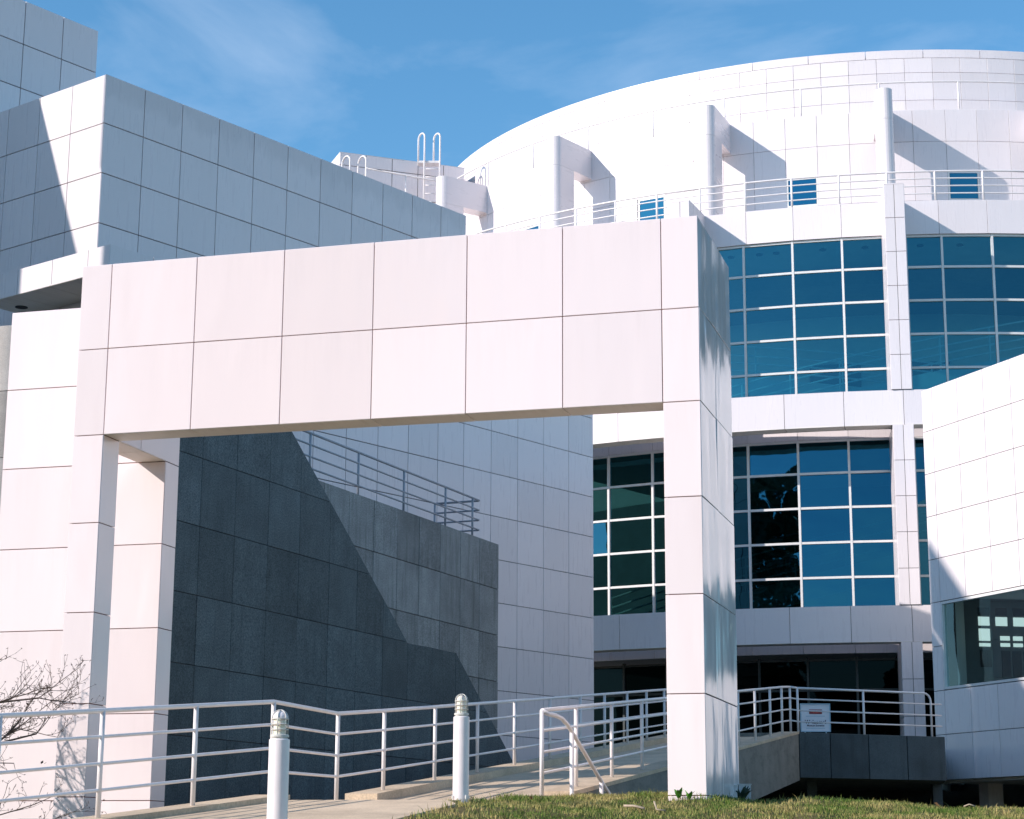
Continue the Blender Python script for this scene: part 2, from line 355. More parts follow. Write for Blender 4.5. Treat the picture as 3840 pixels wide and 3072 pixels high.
# ------------------------------------------------------------------ entry deck
DA = Vector((5.575, 38.24, 0)); de = dirv(AZ_RIGHT); dn = Vector((de.y, -de.x, 0))   # de: along front edge to the right, dn: outward (towards camera)
ZD = 2.24
dk = thing('entry_deck', 'dark granite faced entry deck at the top of the ramp under the rotunda', 'deck', (5.6, 38.3, 1.3))
pl = [DA, DA+de*3.36, Vector((9.62, 44.55, 0)), Vector((12.2, 53.3, 0)), Vector((2.2, 56.8, 0)), Vector((2.35, 48.2, 0)), gp(4.06, 18.85)]
pl = [(p.x - dn.x*0.035, p.y - dn.y*0.035) for p in pl]
ob('slab', prism_mesh('slab', pl, ZD-0.85, ZD), M_CONC, dk)
xsd = [0.0, 0.70, 1.57, 2.46, 3.36]
clad(dk, DA, de, UP, xsd, [ZD-0.87, ZD+0.004], M_GRAND, gap=0.02, name='fascia_slab')
for i, (px, py) in enumerate([(6.1, 40.3), (9.0, 42.0)]):
    ob('column', boxm('column', (px-0.1, py-0.1, -1.75), (px+0.1, py+0.1, ZD-0.84)), M_GRAND, dk)
ob('basement_wall', boxm('basement_wall', (2.4, 46.5, -1.75), (24, 46.8, ZD-0.86)), M_DARK, dk)

# ================================================================== GATEWAY
gt = thing('gateway', 'large white panelled gateway frame spanning the ramp in the foreground', 'gateway', tuple(gp(3.6, 1, 0)))
IN = 0.028
def gbox(u0_, u1_, w0, w1, z0, z1, name='frame_core'):
    p = [gp(u0_+IN, w0+IN), gp(u0_+IN, w1-IN), gp(u1_-IN, w1-IN), gp(u1_-IN, w0+IN)]
    # ccw as seen from above
    pts = [(q.x, q.y) for q in p]
    area = sum(pts[i][0]*pts[(i+1) % 4][1]-pts[(i+1) % 4][0]*pts[i][1] for i in range(4))
    if area < 0: pts.reverse()
    ob(name, prism_mesh(name, pts, z0, z1), M_JGATE, gt)
ZB, ZL, ZT = -0.6, 4.53, 6.53
gbox(0, 7.175, 0, 0.39, ZL+IN, ZT-IN); gbox(0.0, 0.39, 0.39-2*IN-0.01, 1.95, ZL+IN, ZT-IN-0.004)
gbox(0, 0.39, 0, 1.95, ZB, ZL+IN-0.003)
gbox(6.80, 7.175, 0, 0.39, ZB, ZL+IN-0.003); gbox(6.80, 7.175, 0.39-2*IN-0.01, 1.59+0.06, ZL+IN+0.002, ZT-IN-0.006)
gbox(6.80, 9.0, 1.59, 1.96, ZB, ZT-IN-0.002)
US = [0, 0.397, 1.469, 2.540, 3.611, 4.675, 5.738, 6.80, 7.175]
ZR = [0.53, 1.53, 2.53, 3.53, 4.53]
nx_ = [-u for u in reversed(US)]
gap = 0.009
# front
clad(gt, gp(0, 0), -gd, UP, nx_, [4.53, 5.53, 6.53], M_GATE, gap)
clad(gt, gp(0, 0), -gd, UP, [-0.397, 0], [-0.5]+ZR, M_GATE, gap)
clad(gt, gp(0, 0), -gd, UP, [-7.175, -6.80], [-0.5]+ZR, M_GATE, gap)
# right face of the deep right leg
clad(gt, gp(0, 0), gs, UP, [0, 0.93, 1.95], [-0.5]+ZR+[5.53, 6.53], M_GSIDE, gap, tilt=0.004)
# left (inner) face of right leg
clad(gt, gp(0.39, 0), -gs, UP, [-1.95, -0.93, -0.39, 0], [-0.5]+ZR, M_GATE, gap)
clad(gt, gp(0.39, 0), -gs, UP, [-1.95, -0.93, -0.39], [4.53, 5.53, 6.53], M_GATE, gap)
clad(gt, gp(0, 1.95), gd, UP, [0, 0.39], [-0.5]+ZR+[5.53, 6.53], M_GATE, gap)
# back of lintel
clad(gt, gp(0, 0.39), gd, UP, US[1:-1], [4.53, 5.53, 6.53], M_GATE, gap)
# soffits
clad(gt, gp(0, 0, ZL), -gd, -gs, [-u for u in reversed(US[1:-1])], [-0.39, 0], M_SOFF, gap)
clad(gt, gp(0, 0, ZL), -gd, -gs, [-7.175, -6.80], [-1.59, -1.0, -0.39], M_SOFF, gap)
# tops
clad(gt, gp(0, 0, ZT), -gd, gs, nx_, [0, 0.39], M_GATE, gap)
clad(gt, gp(0, 0, ZT), -gd, gs, [-0.39, 0], [0.39, 0.93, 1.95], M_GATE, gap)
# left front leg: inner, outer, back
clad(gt, gp(6.80, 0), gs, UP, [0, 0.39], [-0.5]+ZR, M_GATE, gap)
clad(gt, gp(7.175, 0), -gs, UP, [-0.39, 0], [-0.5]+ZR, M_GATE, gap)
clad(gt, gp(0, 0.39), gd, UP, [6.80, 7.175], [-0.5]+ZR, M_GATE, gap)
clad(gt, gp(7.175, 0), -gs, UP, [-1.59, -0.93, 0], [4.53, 5.53, 6.53], M_GATE, gap)
clad(gt, gp(6.80, 0), gs, UP, [0.39, 0.93, 1.96], [4.53, 5.53, 6.53], M_GATE, gap)
# rear wall
clad(gt, gp(0, 1.59), -gd, UP, [-9.0, -7.92, -7.175], [4.53, 5.53, 6.53], M_GATE, gap)
clad(gt, gp(0, 1.59), -gd, UP, [-9.0, -7.92, -6.80], [-0.5]+ZR, M_GATE, gap)
clad(gt, gp(6.80, 0), gs, UP, [1.59, 1.96], [-0.5]+ZR, M_GATE, gap)
clad(gt, gp(9.0, 0), -gs, UP, [-1.96, -1.59], [-0.5]+ZR+[5.53, 6.53], M_GATE, gap)
clad(gt, gp(0, 1.96), gd, UP, [6.80, 7.92, 9.0], [-0.5]+ZR+[5.53, 6.53], M_GATE, gap)
clad(gt, gp(0, 0, ZT), -gd, gs, [-9.0, -7.92, -6.80], [1.59, 1.96], M_GATE, gap)

# ================================================================== LEFT WING
cb = Vector((-7.836, 35.325, 0)); BL = dirv(AZ_MAIN-90); BR = dirv(AZ_MAIN)
def bp_(l, r_, z=0): v = cb + BL*l + BR*r_; return Vector((v.x, v.y, z))
wg = thing('museum_wing', 'shaded white panel clad wing with stained top row behind the gateway', 'building', tuple(bp_(3, 6, -1.7)))
def polyprism(par, name, pts, z0, z1, mat):
    p = [(q.x, q.y) for q in pts]
    ar = sum(p[i][0]*p[(i+1) % len(p)][1]-p[(i+1) % len(p)][0]*p[i][1] for i in range(len(p)))
    if ar < 0: p.reverse()
    return ob(name, prism_mesh(name, p, z0, z1), mat, par)
polyprism(wg, 'wing_core', [bp_(-IN*-1, IN), bp_(IN, 10.84), bp_(12, 10.84), bp_(12, IN)], -1.75, 14.5, M_JOINT)
polyprism(wg, 'wing_core', [bp_(IN, 10.85), bp_(IN, 15.87), bp_(9, 15.87), bp_(9, 10.85)], -1.75, 12.5, M_JOINT)
COLW = [0, 0.985, 1.97, 2.97, 3.96, 4.95, 5.95, 6.95, 7.95, 8.945, 9.95, 10.86]
COLX = [10.86, 11.86, 12.86, 13.87, 14.88, 15.9]
rows = [z+0.53 for z in range(1, 15)]
mt = lambda j, n: M_STAIN if j == n-1 else M_PANEL
clad(wg, bp_(0, 0), BR, UP, COLW, [10.53, 11.53, 12.53, 13.53, 14.53], mt, 0.017)
clad(wg, bp_(0, 0), BR, UP, COLW, [0.53, 1.53, 2.53, 3.53, 4.53, 5.53, 6.53, 7.53, 8.53, 9.53, 10.53], M_PANEL, 0.017, skip=lambda x, y: x < 3.5)
clad(wg, bp_(0, 0), BR, UP, [0, 0.985, 1.97, 2.97, 3.96], [0.53, 4.03, 7.53, 8.53, 9.53, 10.53], M_PANEL, 0.017)
clad(wg, bp_(0, 0), BR, UP, COLX, [1.53+i for i in range(12)], M_PANEL, 0.014)
clad(wg, bp_(0, 10.86), BL, UP, [0, 0.985, 1.97, 2.97], [12.53, 13.53, 14.53], M_PANEL, 0.017)
clad(wg, bp_(0, 15.9), BL, UP, [0, 0.985, 1.97], [1.53, 3.53, 5.53, 7.53, 9.53, 11.53, 12.53], M_PANEL, 0.017)
clad(wg, bp_(0, 0), -BL, UP, [-4.96, -3.97, -2.98, -1.99, -1.0, 0], [5.53, 6.53, 7.53, 8.53, 9.53, 10.53, 11.53, 12.53, 13.53, 14.53], M_PANEL, 0.017)
ob('roof', prism_mesh('roof', [(p.x, p.y) for p in [bp_(0.02, 0.02), bp_(0.02, 10.83), bp_(11.9, 10.83), bp_(11.9, 0.02)]], 14.49, 14.525), M_ROOF, wg)
# wrap-around balcony slab
bz0, bz1 = 10.03, 10.53
for nm, q in [('balcony_slab', [bp_(-1.63, -1.03), bp_(-1.63, 3.0), bp_(-0.04, 3.0), bp_(-0.04, -1.03)]), ('balcony_slab', [bp_(-0.035, -1.03), bp_(-0.035, -0.04), bp_(2.0, -0.04), bp_(2.0, -1.03)])]:
    polyprism(wg, nm, q, bz0+0.03, bz1-0.004, M_JOINT)
clad(wg, bp_(-1.66, -1.06), -BL, UP, [-3.66, -2.61, -1.605, -0.60, 0], [bz0, bz1], M_PANEL, 0.014, name='fascia_panel')
clad(wg, bp_(-1.66, -1.06), BR, UP, [0, 1.02, 2.03, 3.04, 4.06], [bz0, bz1], M_PANEL, 0.014, name='fascia_panel')
clad(wg, bp_(0, 0, bz0), -BL, -BR, [-2.0, -1.04, -0.04, 0.8, 1.66], [0.02, 1.06], M_SOFF, 0.01, name='soffit_panel')
clad(wg, bp_(0, 0, bz0), -BL, -BR, [0.02, 0.8, 1.66], [-3.0, -2.0, -1.0, 0.02], M_SOFF, 0.01, name='soffit_panel')
q = bp_(1.56, -0.47, bz0-0.004)
ob('downlight', lathe_mesh('downlight', [(0.0, 0.0), (0.12, 0.0), (0.12, 0.02)], 20), M_DARK, wg, Matrix.Translation(q-Vector((0, 0, 0.006))))
# ------------------------------------------------------------------ tall block
tb = thing('tower_block', 'tall shaded white panelled block cut off by the upper left edge', 'building', tuple(bp_(6, -4, -1.7)))
TL, TBK, TZ = 4.04, 3.0, 17.53
polyprism(tb, 'block_core', [bp_(TL+IN, TBK-IN), bp_(TL+IN, -3.0), bp_(6.24, -11.3), bp_(13, -11.3), bp_(13, TBK-IN)], -1.75, TZ-0.03, M_JOINT)
tr = [TZ-0.983*i for i in range(5)][::-1]
clad(tb, bp_(TL, TBK), BR, UP, [-6.0, -4.92, -3.94, -2.95, -1.965, -0.955, 0], tr, M_PANEL, 0.02)
clad(tb, bp_(TL, TBK), BR, UP, [-6.0, -4.92, -2.95, -0.95], [1.53, 4.5, 7.5, 10.4, tr[0]], M_PANEL, 0.02)
clad(tb, bp_(TL, TBK), BL, UP, [0, 1, 2, 3], tr, M_PANEL, 0.02)
te = (bp_(TL, -3.0)-bp_(6.21, -11.3)).normalized(); tl_ = (bp_(TL, -3.0)-bp_(6.21, -11.3)).length
clad(tb, bp_(6.21, -11.3), te, UP, [0, tl_/4, tl_/2, tl_*.75, tl_], [-1.5, 3, 7, 10.4, tr[0], 15.5, TZ], M_PANEL, 0.02)
nb = thing('added_shade_block', 'plain white panelled block added outside the left edge of the view to cast shade', 'building', tuple(bp_(8, -18, -1.7)))  # added unseen block, shaped to shade the right wing, deck and ramp
polyprism(nb, 'shade_screen', [bp_(5.1, -13.6), bp_(5.1, -9.8), bp_(5.18, -9.8), bp_(5.18, -13.6)], 18.9, 22.9, M_PANEL)  # thin raised screen added out of view to shade the right wing
polyprism(nb, 'shade_screen', [bp_(5.1, -9.8), bp_(5.1, -6.8), bp_(5.18, -6.8), bp_(5.18, -9.8)], 20.85, 22.9, M_PANEL)
sk = dirv(SUN_AZ)*6.5           # its long sides run in line with the light
polyprism(nb, 'block_core', [bp_(5.13, -22.47), bp_(5.13, -13.63), bp_(5.13, -13.63)+sk, bp_(5.13, -22.47)+sk], -1.75, 22.87, M_JOINT)
clad(nb, bp_(5.1, -13.6), BR, UP, [-8.9, -6.7, -4.45, -2.2, 0], [-1.5, 2.5, 6.5, 10.5, 14.5, 18.5, 22.9], M_PANEL, 0.02)
clad(nb, bp_(5.1, -13.58), dirv(SUN_AZ), UP, [0, 2.3, 4.6, 6.5], [-1.5, 2.5, 6.5, 10.5, 14.5, 18.5, 22.9], M_PANEL, 0.02)
clad(nb, bp_(5.1, -22.52), -dirv(SUN_AZ), UP, [-6.5, -4.6, -2.3, 0], [-1.5, 2.5, 6.5, 10.5, 14.5, 18.5, 22.9], M_PANEL, 0.02)
polyprism(nb, 'block_core', [bp_(5.13, -31.9), bp_(5.13, -24.7), bp_(5.13, -24.7)+sk, bp_(5.13, -31.9)+sk], -1.75, 22.87, M_JOINT)  # second unseen volume added to keep the far ramp in shade
clad(nb, bp_(5.1, -24.7), BR, UP, [-7.2, -4.8, -2.4, 0], [-1.5, 2.5, 6.5, 10.5, 14.5, 18.5, 22.9], M_PANEL, 0.02)

# ================================================================== GRANITE BLOCK AND STAIR WALL
g0 = Vector((-4.03, 29.05, 0)); ge = dirv(AZ_GRAN); gn = Vector((ge.y, -ge.x, 0))
gr = thing('granite_wall', 'dark granite block wall with sloping stepped top beside the ramp', 'wall', (-3.5, 30.5, -1.2))
def gtop(x):
    if x < -0.2: return 7.53
    if x < 5.69: return 6.44-0.684*(x-1.395)
    if x < 7.70: return 3.53
    return 3.53-0.686*(x-7.70)
prof_g = [(-2.0, -1.7), (11.6, -1.7), (11.6, gtop(11.6)), (7.70, 3.53), (5.67, 3.53), (-0.2, 7.53), (-2.0, 7.53)]
def wallM(O, e, n_): return axes(O, e, UP, n_)
def ins(p, d): return [(x, (y-d if y > 0 else y)) for x, y in p]
ob('wall_core', prism_mesh('wall_core', ins(prof_g, 0.012), -0.45, -0.028), M_JOINT, gr, wallM(g0, ge, gn))
GX = [-2.0, -1.2, -0.235, 0.75, 1.735, 2.745, 3.73, 4.715, 5.68, 6.685, 7.70, 8.69, 9.68, 10.67, 11.6]
GZ = [-1.6, -0.47, 0.53, 1.53, 2.53, 3.53, 4.53, 5.53, 6.53, 7.53]
def granite_wall(par, O, e, n_, X, Z, topf, mat, gap=0.009):
    for i in range(len(X)-1):
        for j in range(len(Z)-1):
            a, b_ = X[i]+gap/2, X[i+1]-gap/2; y0, y1 = Z[j]+gap/2, Z[j+1]-gap/2
            ta, tb_ = topf(a+1e-3), topf(b_-1e-3)
            poly = [(a, y0), (b_, y0), (b_, y1), (a, y1)]
            if min(ta, tb_) < y1:
                s = (tb_-ta)/(b_-a)
                poly = clip(poly, -s, 1, ta - s*a)
            if len(poly) < 3: continue
            ys_ = [p[1] for p in poly]
            if max(ys_)-min(ys_) < 0.02: continue
            if len(poly) == 4 and poly == [(a, y0), (b_, y0), (b_, y1), (a, y1)]:
                c = O + e*((a+b_)/2) + UP*((y0+y1)/2)
                ob('granite_slab', panel_mesh(b_-a, y1-y0, mat), None, par, axes(c, e, UP, n_) @ Matrix.Translation((0, 0, random.gauss(0, 0.0015))))
            else:
                cx, cy = sum(p[0] for p in poly)/len(poly), sum(ys_)/len(poly)
                ob('granite_slab', prism_mesh('granite_slab', [(p[0]-cx, p[1]-cy) for p in poly], -0.03, 0), mat, par, axes(O+e*cx+UP*cy, e, UP, n_))
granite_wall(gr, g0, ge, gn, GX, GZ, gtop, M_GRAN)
# lit front face (to the left of the corner)
gco = g0 + ge*(-2.0)
ob('wall_core', boxm('wall_core', (-6.2, -1.7, -3.0), (-0.03, 7.50, -0.028)), M_JOINT, gr, axes(gco, -gd, UP, -gs))
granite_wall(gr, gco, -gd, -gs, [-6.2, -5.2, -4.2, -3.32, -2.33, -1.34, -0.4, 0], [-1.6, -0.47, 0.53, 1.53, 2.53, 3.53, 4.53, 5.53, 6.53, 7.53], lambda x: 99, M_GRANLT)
# stair wall behind
sw = thing('stair_wall', 'long streaked dark granite wall with level top behind the sloping wall', 'wall', (-1.5, 40, -1.2))
b0 = Vector((-0.30, 42.45, 0))
ob('wall_core', boxm('wall_core', (-13.0, -1.7, -0.37), (0.03, 6.52, -0.028)), M_JOINT, sw, wallM(b0, ge, gn))
BX = [-12.9, -11.9, -10.9, -9.93, -8.94, -7.94, -6.95, -5.93, -4.92, -3.935, -2.935, -1.94, -0.96, 0.06]
granite_wall(sw, b0, ge, gn, BX, [-1.6, -0.47, 0.53, 1.53, 2.53, 3.53, 4.53, 5.53, 6.53], lambda x: 99, M_GRANB, 0.014)
granite_wall(sw, b0+ge*0.06, -gn, ge, [0.0, 0.40], [-1.6, -0.47, 0.53, 1.53, 2.53, 3.53, 4.53, 5.53, 6.53], lambda x: 99, M_GRANB, 0.01)

# ================================================================== ROTUNDA
CX, CY = 14.08, 76.15
def pol(r_, a, z=0): return Vector((CX+r_*math.sin(R(a)), CY-r_*math.cos(R(a)), z))
def tn(a): return Vector((math.cos(R(a)), math.sin(R(a)), 0))
def rn(a): return Vector((math.sin(R(a)), -math.cos(R(a)), 0))
ro = thing('rotunda', 'white curved museum rotunda with tinted glazing behind the gateway', 'building', (CX, CY, -1.7))
def ring_clad(r_, angs, zs, mat, gap=0.011, name='panel', skip=None, t=0.03):
    for i in range(len(angs)-1):
        a = (angs[i]+angs[i+1])/2; w = 2*r_*math.sin(R(angs[i+1]-angs[i])/2)
        for j in range(len(zs)-1):
            if skip and skip(a, (zs[j]+zs[j+1])/2): continue
            c = pol(r_*math.cos(R(angs[i+1]-angs[i])/2), a, (zs[j]+zs[j+1])/2)
            M = axes(c, tn(a), UP, rn(a)) @ Matrix.Rotation(random.gauss(0, 0.0012), 4, 'X') @ Matrix.Rotation(random.gauss(0, 0.0012), 4, 'Y')
            ob(name, panel_mesh(w-gap, zs[j+1]-zs[j]-gap, mat, t), None, ro, M)
def annulus(name, r1, r2, z0, z1, mat, a0=-180, a1=180, n=None, par=None):
    n = n or max(4, int((a1-a0)/2.5)); v = []; f = []
    full = abs(a1-a0-360) < 1e-6; k = n if full else n+1
    for i in range(k):
        a = a0+(a1-a0)*i/n
        for (r_, z) in ((r2, z0), (r2, z1), (r1, z1), (r1, z0)): v.append(pol(r_, a, z))
    for i in range(n):
        p, q_ = i*4, ((i+1) % k)*4
        for j in range(4): f.append((p+j, q_+j, q_+(j+1) % 4, p+(j+1) % 4))
    if not full: f += [(0, 1, 2, 3), ((k-1)*4+3, (k-1)*4+2, (k-1)*4+1, (k-1)*4)]
    return ob(name, mesh(name, v, f), mat, par or ro)
def disc(name, r_, z, mat, n=120):
    return ob(name, mesh(name, [pol(r_, 360*i/n, z) for i in range(n)], [tuple(range(n))]), mat, ro)
RD, RU, RG, RB = 18.75, 17.22, 21.85, 23.47
annulus('drum_core', 15.0, RD-0.035, 17.0, 22.55, M_JOINT)
annulus('upper_core', 12.0, RU-0.035, 20, 25.0, M_JOINT)
disc('roof', RD-0.04, 22.56, M_ROOF); disc('roof', RU-0.05, 25.05, M_ROOF)
AU = [-88.04+2.955*i for i in range(34)]
ring_clad(RU, [a+0.27 for a in AU], [22.56, 23.50, 24.44, 24.94], M_PANEL)
for i in range(17):
    a0 = -88.4+6.1*i; annulus('coping', RU-0.4, RU+0.003, 24.945, 25.22, M_PANEL, a0+0.03, a0+6.07, 4)
AD = [-71.93+3.045*i for i in range(29)]
AD = [a for a in AD]
WIN = [(-47.6, -44.6), (-32.37, -29.35), (-17.14, -14.1), (-1.97, 1.02)]
def inwin(a, z): return any(x0-0.2 < a < x1+0.2 for x0, x1 in WIN) and 19.6 < z < 20.56
ADJ = [-89, -86, -83, -80, -77, -74, -71, -68, -65.0, -62.0, -59.0, -56.0, -53.0, -50.3, -47.45, -44.6, -41.7, -38.7, -35.61, -32.44, -29.35, -26.32, -23.27, -20.22, -17.13, -14.1, -11.05, -8.05, -5.06, -1.97, 1.02, 4.12, 7.15, 10.2]
ring_clad(RD, ADJ, [18.5, 19.60, 20.55, 21.53, 22.58], M_PANEL, skip=inwin)
for x0, x1 in WIN:
    a = (x0+x1)/2; w = 2*RD*math.sin(R(x1-x0)/2); rr2 = RD*math.cos(R(x1-x0)/2)
    c = pol(rr2-0.02, a, 20.075)
    fr = ob('window_frame', mesh('window_frame', *(lambda W, H, T: (
        [(-W, -H, 0.015), (W, -H, 0.015), (W, H, 0.015), (-W, H, 0.015), (-W+T, -H+T, 0.015), (W-T, -H+T, 0.015), (W-T, H-T, 0.015), (-W+T, H-T, 0.015),
         (-W+T, -H+T, -0.04), (W-T, -H+T, -0.04), (W-T, H-T, -0.04), (-W+T, H-T, -0.04)],
        [(0, 1, 5, 4), (1, 2, 6, 5), (2, 3, 7, 6), (3, 0, 4, 7), (4, 5, 9, 8), (5, 6, 10, 9), (6, 7, 11, 10), (7, 4, 8, 11)]))(w/2, 0.475, 0.06)), M_FRAME, ro, axes(c, tn(a), UP, rn(a)))
    ob('pane', panel_mesh(w-0.14, 0.82, M_GLASS_DRUM, 0.008), None, fr, axes(pol(rr2-0.012, a, 20.075), tn(a), UP, rn(a)))
# terrace deck and its fascia
annulus('terrace', RD-0.03, 21.92, 17.9, 18.50, M_JOINT, -80, 40)
annulus('terrace_paving', RD-0.02, 21.93, 18.502, 18.52, M_ROOF, -80, 40)
AF = [-4.44-3.655*i for i in range(18, 0, -1)] + [-4.44, -0.785, 2.87, 6.52, 10.2]
ring_clad(21.96, AF, [17.50, 18.53], M_PANEL)
# glazing
def glazing(r_, angs, zs, gmat, tz0, tz1, M_FRAME=M_FRAME):
    for a in angs:
        ob('mullion', boxm('mullion', (-0.032, -0.06, tz0), (0.032, 0.05, tz1)), M_FRAME, ro, axes(pol(r_, a), tn(a), -rn(a), UP))
    for i in range(len(angs)-1):
        a0, a1 = angs[i], angs[i+1]
        if a1-a0 > 5: continue
        a = (a0+a1)/2; w = 2*r_*math.sin(R(a1-a0)/2); rc_ = r_*math.cos(R(a1-a0)/2)
        for z in zs:
            ob('transom', boxm('transom', (-w/2+0.033, -0.05, z-0.032), (w/2-0.033, 0.045, z+0.032)), M_FRAME, ro, axes(pol(rc_, a), tn(a), -rn(a), UP))
        for z0, z1 in zip(zs, zs[1:]):
            M = axes(pol(rc_-0.01, a, (z0+z1)/2), tn(a), UP, rn(a)) @ Matrix.Rotation(random.gauss(0, 0.009), 4, 'X') @ Matrix.Rotation(random.gauss(0, 0.011), 4, 'Y')
            ob('pane', panel_mesh(w-0.06, z1-z0-0.06, gmat, 0.008), None, ro, M)
MU = [-38.3, -34.53, -30.76, -26.99, -23.1]; MU2 = [-22.3, -19.34, -15.54, -11.77, -8.60]; MU3 = [-6.97, -4.28, -0.48, 3.3, 7.05]
for ms in (MU, MU2, MU3):
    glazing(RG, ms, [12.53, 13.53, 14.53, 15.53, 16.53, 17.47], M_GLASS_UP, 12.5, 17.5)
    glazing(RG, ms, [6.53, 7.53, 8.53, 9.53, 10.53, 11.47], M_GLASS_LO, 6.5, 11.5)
    glazing(RG-0.9, ms, [2.26, 4.45, 5.30], M_GLASS_DOOR, 2.25, 5.38, M_DFRAME)
    for z0, z1 in ((11.51, 12.49), (5.39, 6.49)):
        for a0, a1 in zip(ms, ms[1:]):
            pass
        ring_clad(RG+0.03, ms, [z0, z1], M_PANEL, name='slab_edge_panel')
for ms in (MU, MU2, MU3):
    annulus('floor_slab', 14.2, RG-0.06, 11.52, 12.48, M_INT, ms[0], ms[-1]); annulus('floor_slab', 14.2, RG-0.06, 5.5, 6.45, M_INT, ms[0], ms[-1])
annulus('ceiling', 14.2, RG-0.1, 17.50, 17.86, M_INT, -40, 8)
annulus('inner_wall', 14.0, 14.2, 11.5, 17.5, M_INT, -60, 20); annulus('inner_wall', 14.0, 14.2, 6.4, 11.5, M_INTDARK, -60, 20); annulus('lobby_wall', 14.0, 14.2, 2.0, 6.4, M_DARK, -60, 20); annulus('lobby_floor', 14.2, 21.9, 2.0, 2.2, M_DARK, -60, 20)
# sun-screen beams flush with the piers
for z0, z1 in ((11.53, 12.53), (5.53, 6.53)):
    annulus('beam_core', 22.9, RB-0.035, z0+0.015, z1-0.01, M_JOINT, -39, 7.1)
    js = [-36.0, -32.0, -27.97, -23.93, -19.93, -15.92, -11.87, -7.87, -3.87, 0.15, 4.15, 7.1]
    ring_clad(RB, js, [z0, z1], M_PANEL, 0.014)
    for a0, a1 in zip(js, js[1:]): annulus('soffit_panel', 22.91, RB-0.004, z0, z0+0.014, M_SOFF, a0+0.02, a1-0.02, 3)
# piers (radial walls)
for ar in (-37.6, -22.35, -7.27):
    w = 0.57; e = tn(ar); O = pol(0, ar)
    c0 = pol(RB+0.03, ar)
    for z0, z1, zl in ((2.24, 5.53, [2.24, 3.53, 4.53, 5.53]), (6.53, 11.53, [6.53, 7.53, 8.53, 9.53, 10.53, 11.53]), (12.53, 18.53, [12.53, 13.53, 14.53, 15.53, 16.53, 17.53, 18.53])):
        k = 0.03
        ob('pier_core', boxm('pier_core', (-w+k, -1.62, z0), (-k, -k, z1-0.02)), M_JOINT, ro, axes(c0, e, rn(ar), UP))
        clad(ro, c0, e, UP, [-w, -w/2, 0], zl, M_PANEL, 0.014)
        clad(ro, c0, -rn(ar), UP, [0, 0.8, 1.60], zl, M_PANEL, 0.014)
        clad(ro, c0-e*w, rn(ar), UP, [-1.60, -0.8, 0], zl, M_PANEL, 0.014)
    clad(ro, c0+UP*18.53, e, rn(ar), [-w, 0], [-1.6, 0], M_PANEL, 0.014)
# rounded drum fins
def fin(ar):
    w = 0.50; e = tn(ar); n_ = rn(ar); r_in, r_out = 19.74, 20.68
    c0 = pol(0, ar)
    # column: half-round outer end
    P = [(-w, r_in), (0, r_in)] + [(-w/2 + w/2*math.cos(a), r_out-w/2 + w/2*math.sin(a)) for a in [math.pi*i/12 for i in range(13)]]
    ob('fin_column', prism_mesh('fin_column', P, 18.5, 21.60), M_PANEL, ro, axes(c0, e, n_, UP))
    P2 = [(-w, RD-0.01), (0, RD-0.01)] + P[2:]
    ob('fin_beam', prism_mesh('fin_beam', P2, 21.606, 22.585), M_PANEL, ro, axes(c0, e, n_, UP))
for ar in (-53.1, -37.8, -22.5, -7.25, 8.0): fin(ar)
# downlights in the top-floor ceiling, interior ramp
for a in (-21, -18.6, -17.2, -13.4, -10.0, -5.6, -2.4):
    ob('downlight', lathe_mesh('downlight', [(0.0, 0), (0.10, 0), (0.10, 0.03)], 14), M_DARK, ro, Matrix.Translation(pol(20.9, a, 17.465)))
def iramp(r1, r2, a0, a1, za, zb, n=18):
    v = []; f = []
    for i in range(n+1):
        a = a0+(a1-a0)*i/n; z = za+(zb-za)*i/n
        for (r_, dz) in ((r2, -0.3), (r2, 0.25), (r1, 0.25), (r1, -0.3)): v.append(pol(r_, a, z+dz))
    for i in range(n):
        p, q_ = i*4, i*4+4
        for j in range(4): f.append((p+j, q_+j, q_+(j+1) % 4, p+(j+1) % 4))
    f += [(0, 1, 2, 3), (n*4+3, n*4+2, n*4+1, n*4)]
    ob('inner_ramp', mesh('inner_ramp', v, f), M_INT, ro)
    for h in (0.5, 0.75, 1.0, 1.3):
        ob('inner_rail', tube_mesh('inner_rail', [pol(r2-0.03, a0+(a1-a0)*i/n, za+(zb-za)*i/n+h) for i in range(n+1)], 0.03, 6), M_RAIL, ro)
    for i in range(0, n+1, 2):
        a = a0+(a1-a0)*i/n; z = za+(zb-za)*i/n
        ob('inner_post', tube_mesh('inner_post', [pol(r2-0.03, a, z), pol(r2-0.03, a, z+1.3)], 0.03, 6), M_RAIL, ro)
iramp(17.2, 18.6, -36, 6, 11.9, 14.6); iramp(17.2, 18.6, -36, 6, 6.4, 9.4); iramp(15.6, 16.9, -36, 6, 15.0, 13.2)
ob('gallery_opening', annulus('gallery_opening', 14.21, 14.23, 13.2, 15.4, M_DARK, -18.5, -12.6).data, None) if 0 else annulus('gallery_opening', 14.205, 14.25, 13.3, 15.6, M_DARK, -17.5, -10.8)
annulus('gallery_opening', 14.205, 14.25, 13.3, 15.6, M_DARK, -5.5, 0.8)
annulus('gallery_opening', 14.205, 14.25, 2.4, 10.9, M_DARK, -32, -13.5)

